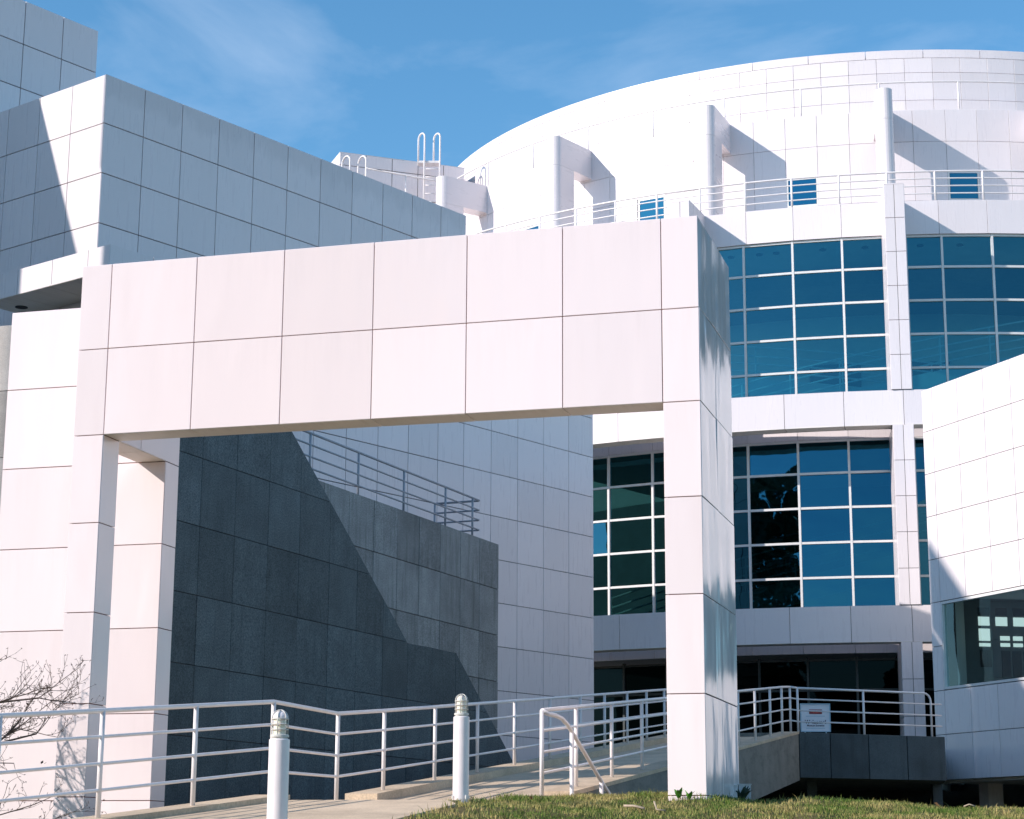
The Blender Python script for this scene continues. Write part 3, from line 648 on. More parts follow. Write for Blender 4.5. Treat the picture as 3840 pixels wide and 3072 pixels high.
# ================================================================== PENTHOUSE WITH ROOF LADDER
ph = thing('penthouse', 'pale roof penthouse with panel joints between the wing and the rotunda', 'building', (-4, 69, 15))
pc = Vector((-6.25, 66.8, 0)); pe = dirv(69.8); pb = dirv(-20.2)
pts = [pc, pc+pe*4.75, pc+pe*4.75+pb*4, pc+pb*4]
pts = [p - (-pb)*0.03 + pe*0.03 if i in (0,) else p for i, p in enumerate(pts)]
ob('penthouse_core', prism_mesh('penthouse_core', [(0.03, 0.03), (4.74, 0.03), (4.74, 4), (0.03, 4)], 15, 24.50), M_JOINT, ph, axes(pc, pe, pb, UP))
clad(ph, pc, pe, UP, [0, 0.985, 1.97, 2.955, 3.94, 4.75], [20.04, 21.04, 22.04, 23.04, 24.04, 24.53], M_PANEL, 0.025)
clad(ph, pc, -pb, UP, [-4, -3, -2, -1, 0], [20.04, 21.04, 22.04, 23.04, 24.04, 24.53], M_PANEL, 0.025)
clad(ph, pc+UP*24.53, pe, pb, [0, 4.75], [0, 4], M_ROOF, 0.0)
def hoop_pts(x0, x1, y0, y1, zb, zt):
    r_ = math.hypot(x1-x0, y1-y0)/2; out = [(x0, y0, zb)]
    for i in range(13):
        a = math.pi*(1-i/12); cx, cy = (x0+x1)/2, (y0+y1)/2; k = math.cos(a)
        out.append((cx+k*(x1-x0)/2, cy+k*(y1-y0)/2, zt-r_+r_*math.sin(a)*1.0))
    return out
la = thing('roof_ladder', 'tall white ladder with two hooped handles and a platform on the penthouse roof', 'ladder', (-3.0, 67.3, 20.5))
for xa, xb in ((-3.46, -3.22), (-2.90, -2.66)):
    p = hoop_pts(xa, xb, 67.45, 67.15, 24.25, 25.42) + [(xb, 67.15, 20.5)]
    ob('side_rail', tube_mesh('side_rail', p, 0.034, 8), M_RAIL, la)
for k in range(12): ob('rung', tube_mesh('rung', [(-3.22, 67.15, 20.6+0.31*k), (-2.66, 67.15, 20.6+0.31*k)], 0.02, 6), M_RAIL, la)
ob('platform', boxm('platform', (-3.44, 67.18, 24.26), (-2.68, 67.62, 24.34)), M_RAIL, la)
ls = thing('roof_ladder', 'pair of short white ladder hoops poking above the stained wing parapet', 'ladder', (-5.7, 66.2, 21))
for xa, xb in ((-6.20, -5.88), (-5.62, -5.30)):
    s = 66.2/67
    p = hoop_pts(xa*s, xb*s, 66.4, 66.0, 21.0, 24.42*s) + [(xb*s, 66.0, 21.0)]
    ob('side_rail', tube_mesh('side_rail', p, 0.034, 8), M_RAIL, ls)
for k in range(8): ob('rung', tube_mesh('rung', [(-5.88*s, 66.0, 21.2+0.31*k), (-5.30*s, 66.0, 21.2+0.31*k)], 0.02, 6), M_RAIL, ls)

# ================================================================== RIGHT BUILDING
rw = thing('right_wing', 'sunlit white panelled wing with a large strip window at right', 'building', (12, 43, -1.7))
ro_ = Vector((9.74, 44.24, 0)); re_ = -dirv(AZ_RIGHT-90); rnn = Vector((re_.y, -re_.x, 0))      # re_: to the right along wall
def rp(x, d, z=0): v = ro_ + re_*x - rnn*d; return Vector((v.x, v.y, z))
XR = [-0.40, 0, 0.985, 1.965, 2.95, 3.93, 4.92, 5.9, 6.9, 7.9]
clad(rw, rp(0, 0), re_, UP, XR, [5.54, 6.53, 7.53, 8.53, 9.53, 10.53], M_PANEL, 0.014)
clad(rw, rp(0, 0), re_, UP, XR[:2], [1.56, 2.56, 3.54, 4.54, 5.54], M_PANEL, 0.014)
clad(rw, rp(0, 0), re_, UP, XR[1:], [1.56, 2.56, 3.54], M_PANEL, 0.014)
ob('wall_core', boxm('wall_core', (-0.37, 5.555, -0.4), (8.0, 10.50, -0.029)), M_JOINT, rw, axes(rp(0, 0), re_, UP, rnn))
ob('wall_core', boxm('wall_core', (-0.37, 1.58, -0.4), (8.0, 3.535, -0.029)), M_JOINT, rw, axes(rp(0, 0), re_, UP, rnn))
ob('wall_core', boxm('wall_core', (-0.37, 3.536, -0.4), (-0.012, 5.554, -0.029)), M_JOINT, rw, axes(rp(0, 0), re_, UP, rnn))
clad(rw, rp(0, 0, 1.56), re_, rnn, XR, [-1.5, 0], M_SOFF, 0.012, name='soffit_panel') if 0 else None
# window frame + glass
for x0, x1, z0, z1, nm in ((0.0, 7.9, 3.555, 3.61, 'window_sill'), (0.0, 7.9, 5.47, 5.53, 'window_head'), (0.0, 0.05, 3.612, 5.468, 'window_jamb')):
    ob(nm, boxm(nm, (x0, z0, -0.12), (x1, z1, -0.004)), M_FRAME, rw, axes(rp(0, 0), re_, UP, rnn))
for x0, x1 in ((0.055, 3.9), (3.91, 7.8)):
    ob('pane', panel_mesh(x1-x0, 1.85, M_GLASS_RW, 0.01), None, rw, axes(rp((x0+x1)/2, 0.06, 4.54), re_, UP, rnn))
# room behind the window
eaz = dirv(17.0); e0 = rp(-0.36, 0.42)
room = [e0, e0+eaz*8.4, e0+eaz*8.4+dirv(80)*9, rp(8.0, 0.42)]
polyprism(rw, 'room_floor', room, 3.2, 3.5, M_INT); polyprism(rw, 'room_ceiling', room, 6.35, 6.6, M_INT)
polyprism(rw, 'roof', room, 10.2, 10.45, M_ROOF)
ob('end_wall', boxm('end_wall', (0, 1.56, 0), (8.4, 10.45, 0.12)), M_INT, rw, axes(e0, eaz, UP, Vector((-eaz.y, eaz.x, 0))*-1.0 if 0 else Vector((eaz.y, -eaz.x, 0))*-1))
fo = Vector((11.6, 50.0, 0)); fe = dirv(80); fn = Vector((fe.y, -fe.x, 0))
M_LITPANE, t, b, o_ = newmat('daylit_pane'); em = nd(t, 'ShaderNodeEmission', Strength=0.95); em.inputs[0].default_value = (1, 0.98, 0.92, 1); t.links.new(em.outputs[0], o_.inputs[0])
XH = [(0.376, 0.675), (0.845, 1.16), (1.33, 1.63), (1.80, 2.1), (2.27, 2.57)]
fx = [-1.2]; holes = []
for x0, x1 in XH:
    holes.append((x0, x1, 5.66, 5.885))
for x0, x1 in ((0.375, 0.675),): holes += [(x0, x1, 5.27, 5.58), (x0, x1, 5.125, 5.21)]
for x0, x1 in ((0.95, 1.207), (1.30, 1.557), (1.66, 1.9)): holes += [(x0, x1, 5.29, 5.40), (x0, x1, 5.13, 5.22)]
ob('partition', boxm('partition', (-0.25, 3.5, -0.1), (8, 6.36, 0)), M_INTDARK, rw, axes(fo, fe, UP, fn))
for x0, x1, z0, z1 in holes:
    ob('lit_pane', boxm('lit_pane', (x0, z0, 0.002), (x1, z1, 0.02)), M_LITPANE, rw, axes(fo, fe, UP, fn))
for x0, x1, z0, z1 in [(0.39, 0.69, 4.6, 5.03), (0.97, 1.2, 4.36, 5.02), (1.26, 1.5, 4.36, 5.02), (1.56, 1.8, 4.36, 5.02), (0.38, 0.68, 5.92, 6.12), (0.85, 1.16, 5.92, 6.12), (1.33, 1.63, 5.92, 6.12)]:
    ob('dark_pane', boxm('dark_pane', (x0, z0, 0.002), (x1, z1, 0.02)), M_DARK, rw, axes(fo, fe, UP, fn))
# undercroft columns
for x, w in ((-0.12, 0.34), (2.8, 0.3), (5.8, 0.3)):
    ob('column', boxm('column', (x, -1.75, -1.3), (x+w, 1.57, -0.9)), M_PANEL, rw, axes(rp(0, 0), re_, UP, rnn))
ob('undercroft_wall', boxm('undercroft_wall', (-4.3, -1.75, -2.6), (14, 1.59, -2.3)), M_DARK, rw, axes(rp(0, 0), re_, UP, rnn))
polyprism(rw, 'soffit', [rp(-0.37, 0.12), rp(8, 0.12), rp(8, 5), rp(-0.37, 3)], 1.50, 1.562, M_SOFF)

# ================================================================== RAILINGS
HT, HB = 0.868, (0.655, 0.435, 0.22)
def railing(th, pts, posts, h_list=HB, ht=HT, rt=0.021, rb=0.0145, rp_=0.0225, seg=10):
    """pts: base polyline (Vectors); posts: list of base points"""
    ob('top_rail', tube_mesh('top_rail', [p+UP*ht for p in pts], rt, seg), M_RAIL, th)
    for h in h_list: ob('bar', tube_mesh('bar', [p+UP*h for p in pts], rb, 8), M_RAIL, th)
    me = tube_mesh('post', [(0, 0, -0.02), (0, 0, ht)], rp_, seg)
    for p in posts: ob('post', me, M_RAIL, th, Matrix.Translation(p))
def rb(u, w, dz=0.02): return gp(u, w, prof(w)+dz)
lw_ = [-8.5, -7.2, -5.9, -4.65, -3.34, -2.08, -0.07, 1.38, 3.2, 4.95, 6.7, 8.6, 10.45, 12.1, 13.8, 15.4, 17.0, 18.7]
rl = thing('ramp_railing', 'long white four bar railing along the left side of the ramp', 'railing', tuple(rb(3.9, 0)), 'entrance railings')
railing(rl, [rb(rail_u(w), w) for w in lw_], [rb(rail_u(w), w) for w in lw_])
rwp = [0.41, 1.87, 3.62, 5.33, 7.2, 9.1, 11.0, 12.85, 14.63, 16.4, 17.9, 19.05]
rr_ = thing('ramp_railing', 'white four bar railing on the granite curb between path and gateway leg', 'railing', tuple(rb(1.8, 3)), 'entrance railings')
railing(rr_, [rb(1.80, w) for w in rwp], [rb(1.80, w) for w in rwp])
dr = thing('deck_railing', 'white railing on the dark granite deck edge in front of the welcome sign', 'railing', (7, 39, 2.24), 'entrance railings')
dA = rb(1.80, 19.05); off = -dn*0.22
dB = DA + de*3.05 + off + UP*ZD; d1 = DA + de*1.62 + off + UP*ZD; dA2 = DA + off + UP*ZD + de*0.12
base = [dA2, d1, DA+de*2.9+off+UP*ZD]
def bars_to(p, q_, h, r_): return tube_mesh('bar', [p+UP*h, q_+UP*h], r_, 8)
dC = DA+de*3.45+off+UP*ZD
for h in HB: ob('bar', bars_to(dA2, dC, h, 0.0145), M_RAIL, dr)
pe_ = DA+de*3.2+off+UP*ZD
ob('top_rail', tube_mesh('top_rail', [dA2+UP*HT, d1+UP*HT, pe_-de*0.16+UP*HT] + [pe_-de*0.16+de*0.16*math.sin(a)+UP*(HT-0.16+0.16*math.cos(a)) for a in (0.4, 0.8, 1.2, 1.5708)] + [pe_], 0.021, 10), M_RAIL, dr)
me = tube_mesh('post', [(0, 0, -0.02), (0, 0, HT)], 0.0225, 10)
for p in (dA2, d1): ob('post', me, M_RAIL, dr, Matrix.Translation(p))
ob('top_rail', tube_mesh('top_rail', [dA+UP*HT, dA2+UP*HT], 0.021, 10), M_RAIL, dr)
for h in HB: ob('bar', bars_to(dA, dA2, h, 0.0145), M_RAIL, dr)
# curved stair handrail beside the right leg
sh = thing('stair_handrail', 'curved white handrail dropping towards the lawn beside the gateway leg', 'handrail', (0.6, 21, 0.5))
A = rb(1.80, 0.41)+UP*HT
cv = [A, Vector((0.40, 20.60, 1.378)), Vector((0.47, 20.66, 1.372)), Vector((0.54, 20.74, 1.345)), Vector((0.60, 20.84, 1.29)), Vector((0.655, 20.96, 1.215)), Vector((0.80, 21.35, 1.02)), Vector((1.006, 21.9, 0.735)), Vector((1.22, 22.45, 0.45)), Vector((1.36, 22.8, 0.27))]
ob('top_rail', tube_mesh('top_rail', cv, 0.0225, 12), M_RAIL, sh)
for x, y, zt in ((0.65, 20.95, 1.22), (1.005, 21.9, 0.73)):
    ob('post', tube_mesh('post', [(x, y, -0.2), (x, y, zt)], 0.0225, 10), M_RAIL, sh)
# stair-wall rail
sr = thing('stair_railing', 'shade-toned grey railing with looped end on top of the granite stair wall', 'railing', (-1.5, 40, 6.53))
ib = -gn*0.16
def bpnt(x): return b0 + ge*x + ib + UP*6.53
end = bpnt(-0.62); ret = end - gn*1.08
for h, r_ in ((HT, 0.025), (HB[0], 0.019), (HB[1], 0.019), (HB[2], 0.019)):
    ob('top_rail' if h == HT else 'bar', tube_mesh('rail', [bpnt(-12.5)+UP*h, end-ge*0.04+UP*h, end-gn*0.03+UP*h, ret+UP*h], r_, 8), M_RAILSHADE, sr)
me = tube_mesh('post', [(0, 0, -0.02), (0, 0, HT)], 0.0225, 10)
for x in (-12.1, -10.15, -8.226, -6.32, -4.35, -2.38, -1.0): ob('post', me, M_RAILSHADE, sr, Matrix.Translation(bpnt(x)))
ob('post', me, M_RAILSHADE, sr, Matrix.Translation(ret))
# terrace railing
tr_ = thing('terrace_railing', 'white curved four bar railing along the rotunda terrace edge', 'railing', tuple(pol(21.8, -15, 18.53)))
aa = [-59.3+3.65*i for i in range(19)]
def parc(r_, z, a0, a1, n): return [pol(r_, a0+(a1-a0)*i/n, z) for i in range(n+1)]
ob('top_rail', tube_mesh('top_rail', parc(21.8, 18.53+0.94, -60, 8, 90), 0.030, 8), M_RAIL, tr_)
for h in (0.72, 0.49, 0.26): ob('bar', tube_mesh('bar', parc(21.8, 18.53+h, -60, 8, 90), 0.021, 6), M_RAIL, tr_)
me = tube_mesh('post', [(0, 0, -0.02), (0, 0, 0.95)], 0.032, 8)
for a in aa: ob('post', me, M_RAIL, tr_, Matrix.Translation(pol(21.8, a, 18.53)))
# upper railing
ur = thing('roof_railing', 'single thin white rail curving round the rotunda roof edge', 'railing', tuple(pol(18.5, -15, 22.58)))
ob('top_rail', tube_mesh('top_rail', [(-5.23, 65.96, 23.6)] + [(-2.62, 67.36, 23.6)] + parc(18.5, 23.6, -61.5, 10, 80), 0.03, 8), M_RAIL, ur)
me = tube_mesh('post', [(0, 0, 0), (0, 0, 1.03)], 0.03, 8)
for a in (-61.5, -54, -46.4, -38.73, -30.98, -23.27, -15.62, -8.03, -0.42, 7.2): ob('post', me, M_RAIL, ur, Matrix.Translation(pol(18.5, a, 22.57)))
me2 = tube_mesh('post', [(0, 0, 0), (0, 0, 2.6)], 0.03, 8)
for p in ((-5.23, 65.96, 21.0), (-3.85, 66.7, 21.0)): ob('post', me2, M_RAIL, ur, Matrix.Translation(p))
annulus('roof_edge', 18.2, RD-0.02, 22.562, 22.585, M_PANEL, -70, 12)

# ================================================================== BOLLARDS
M_LENS, t, b, o_ = newmat('frosted_lens'); b.inputs['Base Color'].default_value = (0.78, 0.74, 0.62, 1); b.inputs['Roughness'].default_value = 0.25; b.inputs['Subsurface Weight'].default_value = 0.2
M_CAGE = simple('cage_metal', (0.60, 0.58, 0.54), 0.45, 0.0, nscale=20, namp=0.25)
M_BOLL = simple('bollard_paint', (0.82, 0.75, 0.755), 0.3, nscale=7, namp=0.05)
def bollard(label, x, y, zb, h):
    t_ = thing('bollard_light', label, 'bollard', (x, y, zb), 'bollard lights beside the path')
    M = Matrix.Translation((x, y, zb)); hb = h-0.215
    ob('body', lathe_mesh('body', [(0.076, -0.35), (0.076, hb-0.006), (0.070, hb), (0.0, hb)], 28), M_BOLL, t_, M)
    ob('collar', lathe_mesh('collar', [(0.060, hb), (0.060, hb+0.012), (0.069, hb+0.014), (0.069, hb+0.03), (0.060, hb+0.034), (0.0, hb+0.034)], 24), M_CAGE, t_, M)
    ob('lens', lathe_mesh('lens', [(0.048, hb+0.034), (0.048, hb+0.15)] + [(0.048*math.cos(a), hb+0.15+0.048*math.sin(a)) for a in [0.3*i for i in range(1, 5)]] + [(0.002, hb+0.199)], 24), M_LENS, t_, M)
    if 'nearest' in label:
        ob('cap', lathe_mesh('cap', [(0.052, hb+0.146)] + [(0.056*math.cos(a), hb+0.148+0.056*math.sin(a)) for a in [0.15+0.28*i for i in range(0, 5)]] + [(0.002, hb+0.205)], 24), M_BOLL, t_, M)
    for k in range(3):
        a = math.pi*k/3+0.35; r_ = 0.061
        p = [(r_*math.cos(a), r_*math.sin(a), hb+0.032)] + [(r_*math.cos(b_)*math.cos(a), r_*math.cos(b_)*math.sin(a), hb+0.15+r_*math.sin(b_)) for b_ in [math.pi*i/12 for i in range(13)]] + [(-r_*math.cos(a), -r_*math.sin(a), hb+0.032)]
        ob('cage_wire', tube_mesh('cage_wire', p, 0.004, 6), M_CAGE, t_, M)
    for z in (0.068, 0.106, 0.146):
        ob('cage_ring', tube_mesh('cage_ring', [(0.061*math.cos(2*math.pi*i/24), 0.061*math.sin(2*math.pi*i/24), hb+z) for i in range(24)], 0.0042, 6, closed=True), M_CAGE, t_, M)
    for k in range(4):
        a = math.pi*k/2+0.6
        ob('anchor_bolt', lathe_mesh('anchor_bolt', [(0.008, -0.02), (0.008, 0.012), (0.005, 0.016)], 8), M_CAGE, t_, M @ Matrix.Translation((0.09*math.cos(a), 0.09*math.sin(a), 0.0)))
bollard('white bollard light at the corner of path and lawn, fully visible', -0.46, 18.6, 0.476, 0.957)
bollard('nearest white bollard light, its foot cut off by the bottom edge', -1.683, 14.45, 0.04, 0.952)

# ================================================================== WELCOME SIGN
sg = thing('sign', 'small white welcome sign standing behind the deck railing', 'sign', (6.4, 41.5, 2.24))
M_SIGN = simple('sign_board', (0.72, 0.72, 0.74), 0.5, nscale=5, namp=0.04); M_SIGNF = simple('sign_frame', (0.35, 0.5, 0.58), 0.4); M_RED = simple('sign_red', (0.62, 0.10, 0.07), 0.5); M_REDBLK = simple('sign_logo_block', (0.24, 0.03, 0.035), 0.5); M_INK = simple('sign_ink', (0.06, 0.03, 0.06), 0.6)
se = dirv(90+2.0); sn = Vector((se.y, -se.x, 0)); SM = axes(Vector((6.407, 41.5, 2.735)), se, UP, sn)
ob('board', boxm('board', (-0.30, -0.285, -0.02), (0.30, 0.285, 0)), M_SIGN, sg, SM)
for nm, a, b_ in (('frame', (-0.315, 0.27, -0.025), (0.315, 0.295, 0.012)), ('frame', (-0.315, -0.295, -0.025), (-0.295, 0.268, 0.012)), ('frame', (0.295, -0.295, -0.025), (0.315, 0.268, 0.012)), ('frame', (-0.293, -0.295, -0.025), (0.293, -0.275, 0.012))):
    ob(nm, boxm(nm, a, b_), M_SIGNF, sg, SM)
ob('logo_block', boxm('logo_block', (-0.13, 0.075, 0.001), (0.14, 0.17, 0.004)), M_REDBLK, sg, SM)
def text(s, size, x, z, mat, par, M, bold=0.0, name='lettering'):
    cu = bpy.data.curves.new(name, 'FONT'); cu.body = s; cu.size = size; cu.align_x = 'CENTER'; cu.align_y = 'CENTER'; cu.offset = bold; cu.extrude = 0.001
    tmp = bpy.data.objects.new('tmp_text', cu); COL.objects.link(tmp)
    dg = bpy.context.evaluated_depsgraph_get(); me_ = bpy.data.meshes.new_from_object(tmp.evaluated_get(dg)); bpy.data.objects.remove(tmp)
    me_.materials.clear(); ob(name, me_, mat, par, M @ Matrix.Translation((x, z, 0.006)))
text('HIGH', 0.085, 0.005, 0.122, M_RED, sg, SM, 0.003)
text('Welcome!', 0.105, 0.0, -0.09, M_INK, sg, SM, 0.003); text('Museum Entrance', 0.05, 0.0, -0.165, M_INK, sg, SM, 0.001)
ob('text_rule', boxm('text_rule', (-0.2, 0.025, 0.001), (0.2, 0.038, 0.003)), M_SIGNF, sg, SM); ob('text_rule', boxm('text_rule', (-0.2, -0.225, 0.001), (0.2, -0.213, 0.003)), M_SIGNF, sg, SM)
for s in (-1, 1): ob('leg', boxm('leg', (s*0.22-0.012, -0.50, -0.03), (s*0.22+0.012, -0.29, -0.005)), M_SIGNF, sg, SM)
ob('base', boxm('base', (-0.3, -0.50, -0.2), (0.3, -0.47, 0.2)), M_SIGNF, sg, SM)

# ================================================================== SMALL THINGS BY THE LEG
M_BOX = simple('box_paint', (0.70, 0.72, 0.74), 0.4, nscale=8, namp=0.08)
def small_box(label, x, y, z, w, h, d, az, grp):
    t_ = thing('outlet_box', label, 'outlet box', (x, y, z-0.15), grp); e = dirv(az); M = axes(Vector((x, y, z)), e, UP, Vector((e.y, -e.x, 0)))
    ob('housing', boxm('housing', (-w/2, 0, -d), (w/2, h, 0)), M_BOX, t_, M); ob('lid', boxm('lid', (-w/2-0.006, h, -d-0.004), (w/2+0.006, h+0.008, 0.012)), M_BOX, t_, M)
    ob('stake', boxm('stake', (-0.012, -0.25, -d/2-0.012), (0.012, 0.0, -d/2+0.012)), M_CAGE, t_, M)
small_box('small pale outlet box against the shaded side of the gateway leg', 2.375, 21.2, 0.545, 0.085, 0.13, 0.09, 100, 'outlet boxes')
small_box('wider pale outlet box half hidden by a dark shrub behind the gateway leg', 2.53, 21.45, 0.545, 0.13, 0.15, 0.12, 96, 'outlet boxes')
def leafy(name, label, cat, x, y, z, n, ln, wd, mat, spread=0.7, group=None):
    t_ = thing(name, label, cat, (x, y, z), group)
    for i in range(n):
        a = 2*math.pi*i/n+random.uniform(-.4, .4); l = ln*random.uniform(.6, 1.1); ti = spread*random.uniform(.5, 1.2); v = []; f = []
        for k in range(5):
            q_ = k/4; r_ = l*q_*math.sin(ti*(0.5+q_*0.6)); h = l*q_*math.cos(ti*(0.5+q_*0.6)); w = wd*math.sin(math.pi*min(0.97, 0.12+q_*0.88))*0.5+0.001
            c = Vector((math.cos(a)*r_, math.sin(a)*r_, h)); sd = Vector((-math.sin(a), math.cos(a), 0))*w
            v += [c-sd, c+Vector((0, 0, -w*0.3)), c+sd]
        for k in range(4): b_ = k*3; f += [(b_, b_+1, b_+4, b_+3), (b_+1, b_+2, b_+5, b_+4)]
        ob('leaf', mesh('leaf', v, f, True), mat, t_, Matrix.Translation((x, y, z)))
M_WEED = simple('weed_leaf', (0.10, 0.30, 0.03), 0.5, nscale=12, namp=0.4); M_SHRUB = simple('dark_shrub_leaf', (0.02, 0.05, 0.03), 0.6, nscale=12, namp=0.4)
leafy('weed', 'bright green weed at the foot of the gateway leg front, nearer the middle', 'weed', 1.66, 19.62, 0.50, 6, 0.12, 0.05, M_WEED, group='weeds at the leg')
leafy('weed', 'bright green weed at the foot of the gateway leg front, towards its right corner', 'weed', 1.76, 19.585, 0.49, 6, 0.10, 0.045, M_WEED, group='weeds at the leg')
leafy('shrub', 'small dark shrub between the pale outlet boxes behind the gateway leg', 'shrub', 2.47, 21.3, 0.48, 14, 0.26, 0.06, M_SHRUB)
# litter on the lawn
M_LITTER = simple('dry_leaf', (0.34, 0.20, 0.10), 0.8, nscale=10, namp=0.3); M_STICK = simple('pale_stick', (0.42, 0.33, 0.24), 0.85, nscale=10, namp=0.3)
def stick(label, pts, r_):
    p = [(x, y, lawn_z(x, y)+dz) for x, y, dz in pts]
    tag(ob('fallen_stick', tube_mesh('fallen_stick', p, r_, 6), M_STICK), label, 'stick', 'sticks on the lawn')
stick('pale broken stick lying flat on the lawn in front of the gateway leg', [(1.06, 18.55, 0.045), (1.15, 18.5, 0.05), (1.24, 18.42, 0.045)], 0.012)
stick('small forked stick standing up from the lawn in front of the gateway leg', [(1.33, 18.4, 0.12), (1.35, 18.38, 0.05), (1.43, 18.36, 0.045)], 0.009)
stick('short pale stick on the lawn near the deck undercroft at right', [(4.55, 20.0, 0.05), (4.6, 19.98, 0.07), (4.66, 19.97, 0.05)], 0.007)
def dleaf(label, x, y, s, rz):
    z = lawn_z(x, y)+0.05; v = [(0, -s, 0), (s*0.6, -s*0.2, s*0.2), (s*0.35, s*0.6, s*0.5), (0, s, 0.2*s), (-s*0.4, s*0.5, s*0.6), (-s*0.6, -s*0.2, s*0.25), (0, 0, s*0.05)]
    f = [(0, 1, 6), (1, 2, 6), (2, 3, 6), (3, 4, 6), (4, 5, 6), (5, 0, 6)]
    o = ob('dry_leaf', mesh('dry_leaf', v, f, True), M_LITTER, None, Matrix.Translation((x, y, z)) @ Matrix.Rotation(rz, 4, 'Z') @ Matrix.Rotation(0.5, 4, 'X')); tag(o, label, 'leaf', 'dry leaves on the lawn')
dleaf('dry brown leaf on the lawn edge left of the tall bollard light', -0.78, 17.55, 0.035, 0.4)
dleaf('dry brown leaf on the lawn crest near the right undercroft column', 4.3, 20.1, 0.04, 1.9)
dleaf('dry brown leaf on the lawn in front of the stair handrail', 0.2, 19.3, 0.03, 2.5)

# ================================================================== GRASS BLADES
def lawn_mask(x, y):
    u, w = guw(x, y)
    if w < 0.25 and u > edge_u(w)-0.015: return False
    if w >= 0.25 and u > 1.60: return False
    if -0.03 < u < 0.42 and -0.03 < w < 1.98: return False
    return True
rng = np.random.default_rng(3)
bx, by = [], []
def scatter(n, x0, x1, y0, y1):
    k = 0
    while k < n:
        x, y = rng.uniform(x0, x1), rng.uniform(y0, y1)
        if abs(x/y*7518-0) > 2300 and x > 0: pass
        if x/y > 0.275 or x/y < -0.13: 
            k += 0.3; continue
        pn = 0.5+0.25*math.sin(x*2.1+1.3*math.sin(y*2.7))+0.25*math.sin(y*3.3+x*1.1+2*math.sin(x*1.7))
        if rng.uniform() > 0.45+0.75*pn: k += 0.5; continue
        if lawn_mask(x, y): bx.append(x); by.append(y); k += 1
        else: k += 0.3
scatter(34000, -2.2, 6.0, 13.6, 18.2); scatter(46000, -1.2, 6.4, 18.2, 21.6)
n = len(bx); bx = np.array(bx); by = np.array(by); bz = np.array([lawn_z(x, y) for x, y in zip(bx, by)])
h = rng.uniform(0.018, 0.046, n)*(0.8+0.5*np.sin(bx*1.9+by*2.3)**2); ew = np.array([1.35 if (abs(guw(x, y)[0]-edge_u(guw(x, y)[1])) < 0.09 and guw(x, y)[1] < 0.4) or (-0.12 < guw(x, y)[0] < 0.5 and -0.12 < guw(x, y)[1] < 2.1) else 1.0 for x, y in zip(bx, by)])
h = h*ew*np.where(rng.uniform(size=n) < 0.03, 1.8, 1.0); a = rng.uniform(0, 2*math.pi, n); lean = rng.uniform(0.1, 0.9, n)*h; la_ = rng.uniform(0, 2*math.pi, n); wd = rng.uniform(0.002, 0.0042, n)
V = np.zeros((n, 5, 3)); cx_, sx_ = np.cos(a)*wd, np.sin(a)*wd; lx, ly = np.cos(la_)*lean, np.sin(la_)*lean
V[:, 0] = np.c_[bx-cx_, by-sx_, bz-0.01]; V[:, 1] = np.c_[bx+cx_, by+sx_, bz-0.01]
V[:, 2] = np.c_[bx-cx_*.8+lx*.35, by-sx_*.8+ly*.35, bz+h*.6]; V[:, 3] = np.c_[bx+cx_*.8+lx*.35, by+sx_*.8+ly*.35, bz+h*.6]
V[:, 4] = np.c_[bx+lx, by+ly, bz+h]
me = bpy.data.meshes.new('grass'); me.vertices.add(n*5); me.vertices.foreach_set('co', V.reshape(-1))
idx = np.arange(n)[:, None]*5; q4 = idx + np.array([[0, 1, 3, 2]]); t3 = idx + np.array([[2, 3, 4]])
loops = np.concatenate([np.c_[q4, t3].reshape(-1)]); me.loops.add(n*7); me.loops.foreach_set('vertex_index', loops)
st = np.zeros(n*2, int); st[0::2] = np.arange(n)*7; st[1::2] = np.arange(n)*7+4
me.polygons.add(n*2); me.polygons.foreach_set('loop_start', st); me.polygons.foreach_set('loop_total', np.tile([4, 3], n)); me.update(); me.validate()
m_, t, b, o_ = newmat('grass_blade'); L = t.links.new
tcn = nd(t, 'ShaderNodeTexCoord'); n1 = nd(t, 'ShaderNodeTexNoise', Scale=1.7, Detail=4.0, Roughness=0.65); L(tcn.outputs['Object'], n1.inputs['Vector'])
n2 = nd(t, 'ShaderNodeTexNoise', Scale=90.0, Detail=1.0); L(tcn.outputs['Object'], n2.inputs['Vector'])
ad = nd(t, 'ShaderNodeMath', operation='MULTIPLY_ADD'); L(n2.outputs['Fac'], ad.inputs[0]); ad.inputs[1].default_value = 0.55; L(n1.outputs['Fac'], ad.inputs[2])
r1 = ramp(t, 0.68, (0.075, 0.15, 0.018), 0.94, (0.50, 0.38, 0.16)); L(ad.outputs[0], r1.inputs[0]); L(r1.outputs[0], b.inputs['Base Color']); b.inputs['Roughness'].default_value = 0.7; b.inputs['Specular IOR Level'].default_value = 0.2
grass = ob('grass', me, m_); grass['kind'] = 'stuff'; grass['label'] = 'short green and straw coloured winter grass'

# ================================================================== BARE TREE AT LEFT
M_BARK = simple('bark', (0.07, 0.05, 0.042), 0.85, nscale=14, namp=0.4); M_TWIG = simple('twig', (0.10, 0.072, 0.06), 0.8, nscale=14, namp=0.3)
rt = random.Random(21)
tre = thing('bare_tree', 'small bare winter tree with fine twigs behind the railing at far left', 'tree', (-6.55, 20.0, -0.6))
bm_v, bm_f = [], []
def seg_tube(p, q, r1_, r2_, n=5):
    t_ = (q-p).normalized(); up = Vector((0, 0, 1)) if abs(t_.z) < 0.9 else Vector((1, 0, 0)); a_ = t_.cross(up).normalized(); b_ = t_.cross(a_); k = len(bm_v)
    for c, r_ in ((p, r1_), (q, r2_)):
        for j in range(n): an = 2*math.pi*j/n; bm_v.append(c+(a_*math.cos(an)+b_*math.sin(an))*r_)
    for j in range(n): j2 = (j+1) % n; bm_f.append((k+j, k+j2, k+n+j2, k+n+j))
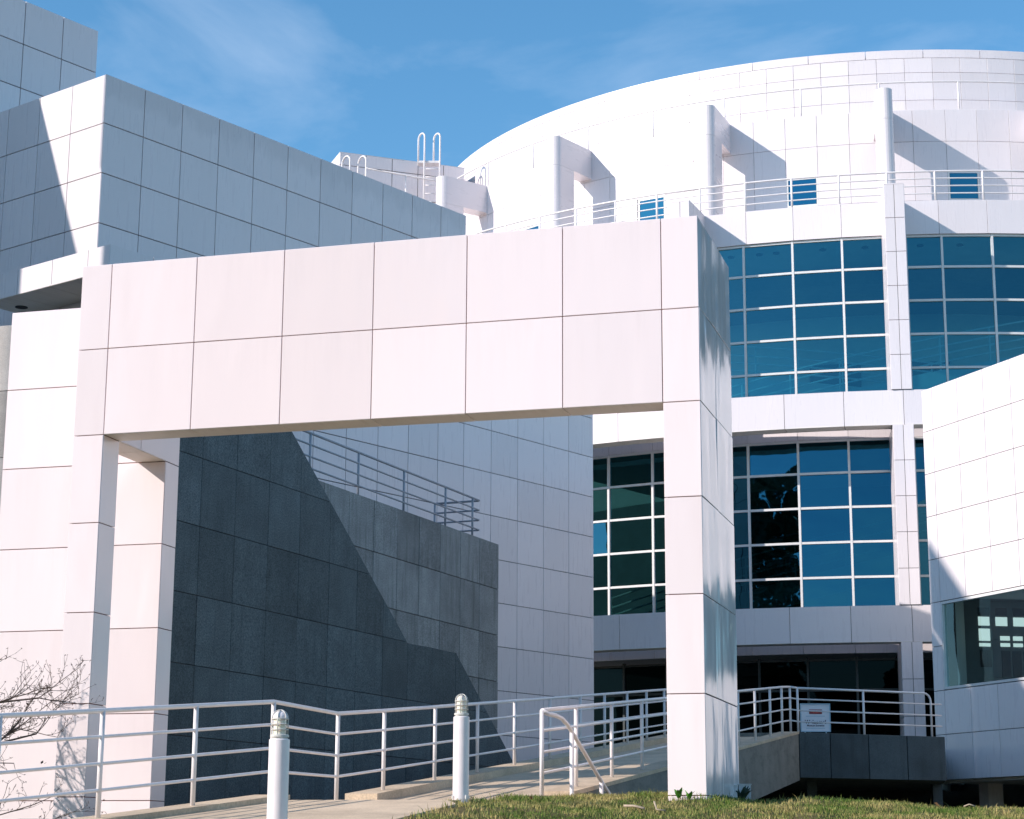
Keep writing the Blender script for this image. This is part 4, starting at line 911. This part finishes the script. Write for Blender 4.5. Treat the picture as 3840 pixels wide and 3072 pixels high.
def grow(p, d, ln, r_, depth):
    k = 4 if depth > 1 else 3; pr = r_
    for i in range(k):
        d = (d + Vector((rt.gauss(0, .16), rt.gauss(0, .16), rt.gauss(0.03, .12)))).normalized(); q = p+d*(ln/k); r2 = r_*(1-0.55*(i+1)/k)
        seg_tube(p, q, pr, r2, 6 if depth > 2 else 4); pr = r2; p = q
        if depth > 0:
            for s in range(2 if depth > 2 else rt.choice([1, 1, 2])):
                ax = Vector((rt.gauss(0, 1), rt.gauss(0, 1), rt.gauss(0.25, .6))).normalized(); nd_ = (d*0.75+ax*0.75).normalized()
                grow(p, nd_, ln*rt.uniform(.30, .48), max(pr*0.66, 0.0026), depth-1)
    if depth == 0:
        for s in range(2):
            bud = p+Vector((rt.gauss(0, .01), rt.gauss(0, .01), rt.gauss(0, .01))); seg_tube(p, p+(bud-p).normalized()*0.022, 0.0035, 0.001, 4)
def grow_from(p, tgt, r_, depth): d = tgt-p; grow(p, d.normalized(), d.length*0.98, r_, depth)
T0 = Vector((-6.55, 20.0, -0.7))
tp = [T0, Vector((-6.5, 20.02, 0.1)), Vector((-6.42, 20.05, 0.7)), Vector((-6.45, 20.1, 1.2)), Vector((-6.42, 20.1, 1.5)), Vector((-6.42, 20.1, 1.8))]
ob('trunk', tube_mesh('trunk', tp, [0.09, 0.07, 0.055, 0.045, 0.03, 0.012], 10), M_BARK, tre)
for st_, tg in [((-6.5, 20.02, 0.12), (-4.95, 20.35, 0.42)), ((-6.45, 20.04, 0.5), (-4.9, 20.2, 0.98)), ((-6.43, 20.07, 0.9), (-4.85, 20.4, 1.27)), ((-6.44, 20.1, 1.15), (-4.8, 20.3, 1.48)), ((-6.44, 20.1, 1.4), (-5.45, 20.1, 1.72)),
                ((-6.42, 20.1, 1.3), (-6.3, 19.4, 1.8)), ((-6.4, 20.1, 1.4), (-6.3, 20.8, 1.9)), ((-6.45, 20.1, 1.0), (-7.6, 20.6, 1.6)), ((-6.45, 20.05, 0.8), (-6.9, 18.9, 1.3)), ((-6.42, 20.1, 1.1), (-6.3, 21.2, 1.6)), ((-6.42, 20.1, 1.1), (-5.7, 19.2, 1.5)), ((-6.42, 20.1, 1.2), (-6.5, 21.1, 1.8)), ((-6.42, 20.1, 0.9), (-6.9, 21.0, 1.6)), ((-6.42, 20.1, 1.2), (-7.3, 20.9, 1.9)), ((-6.42, 20.1, 0.9), (-6.0, 21.2, 1.4))]:
    grow_from(Vector(st_), Vector(tg), 0.020, 3)
ob('branches', mesh('branches', bm_v, bm_f), M_TWIG, tre)
# a few dead leaves still hanging
dv, df = [], []
for i in range(16):
    c = Vector((rt.uniform(-5.3, -4.7), rt.uniform(20.1, 20.4), rt.choice([1.28, 1.22, 0.85, 1.45])+rt.gauss(0, .03))); s = rt.uniform(.012, .028); k = len(dv)
    a_, b_ = Vector((rt.gauss(0, 1), rt.gauss(0, 1), rt.gauss(0, 1))).normalized(), Vector((rt.gauss(0, 1), rt.gauss(0, 1), rt.gauss(0, 1))).normalized()
    dv += [c-a_*s, c+b_*s*.6, c+a_*s, c-b_*s*.6]; df.append((k, k+1, k+2, k+3))
ob('dead_leaves', mesh('dead_leaves', dv, df), simple('dead_leaf', (0.05, 0.03, 0.02), 0.8), tre)

# ================================================================== TREES BEHIND THE CAMERA (added for the glass to reflect)
M_LEAF = simple('evergreen_leaf', (0.035, 0.055, 0.022), 0.6, nscale=1.2, namp=0.4)
def evergreen(label, x, y, hgt, rad, seed):
    rg = np.random.default_rng(seed); t_ = thing('reflection_evergreen', label, 'tree', (x, y, -1.75), 'added trees for the glass reflections')
    ob('trunk', tube_mesh('trunk', [(0, 0, 0), (0.1, 0, hgt*.5), (0, 0, hgt*.92)], [0.45, 0.28, 0.06], 8), M_BARK, t_, Matrix.Translation((x, y, -1.75)))
    n_ = 7000; zz = rg.uniform(0, 1, n_); R_ = rad*np.sqrt(np.clip(1-(2*zz-0.95)**2*0.95, 0.02, 1))*rg.uniform(0.1, 1.0, n_)**0.5*(0.85+0.18*np.sin(zz*17+seed)); an = rg.uniform(0, 2*np.pi, n_)
    R_ = R_*(0.85+0.2*np.sin(an*3+zz*9+seed))
    c = np.c_[R_*np.cos(an), R_*np.sin(an), (0.2+0.8*zz)*hgt]; d1_ = rg.normal(size=(n_, 3)); d2_ = rg.normal(size=(n_, 3)); s_ = rg.uniform(.25, .6, n_)[:, None]
    d1_ /= np.linalg.norm(d1_, axis=1)[:, None]; d2_ /= np.linalg.norm(d2_, axis=1)[:, None]
    v = np.stack([c-d1_*s_, c+d2_*s_*.6, c+d1_*s_, c-d2_*s_*.6], 1).reshape(-1, 3)
    ob('crown', mesh('crown', v.tolist(), [(4*i, 4*i+1, 4*i+2, 4*i+3) for i in range(n_)]), M_LEAF, t_, Matrix.Translation((x, y, -1.75)))
for i, (x, y, hh, r_, nm) in enumerate([(-25, -7, 29, 5.5, 'tallest added dark evergreen behind and left of the viewpoint'), (-11, -15, 17, 4.0, 'slim added dark evergreen behind the viewpoint'), (-1, -24, 17, 5, 'added dark evergreen in the middle of the group behind the viewpoint'), (10, -30, 19, 5, 'added dark evergreen right of the middle behind the viewpoint'), (22, -28, 20, 6, 'added dark evergreen at the right end of the group behind the viewpoint'), (-40, -20, 27, 6.5, 'added dark evergreen at the left end of the group behind the viewpoint')]):
    evergreen(nm, x, y, hh, r_, 50+i)
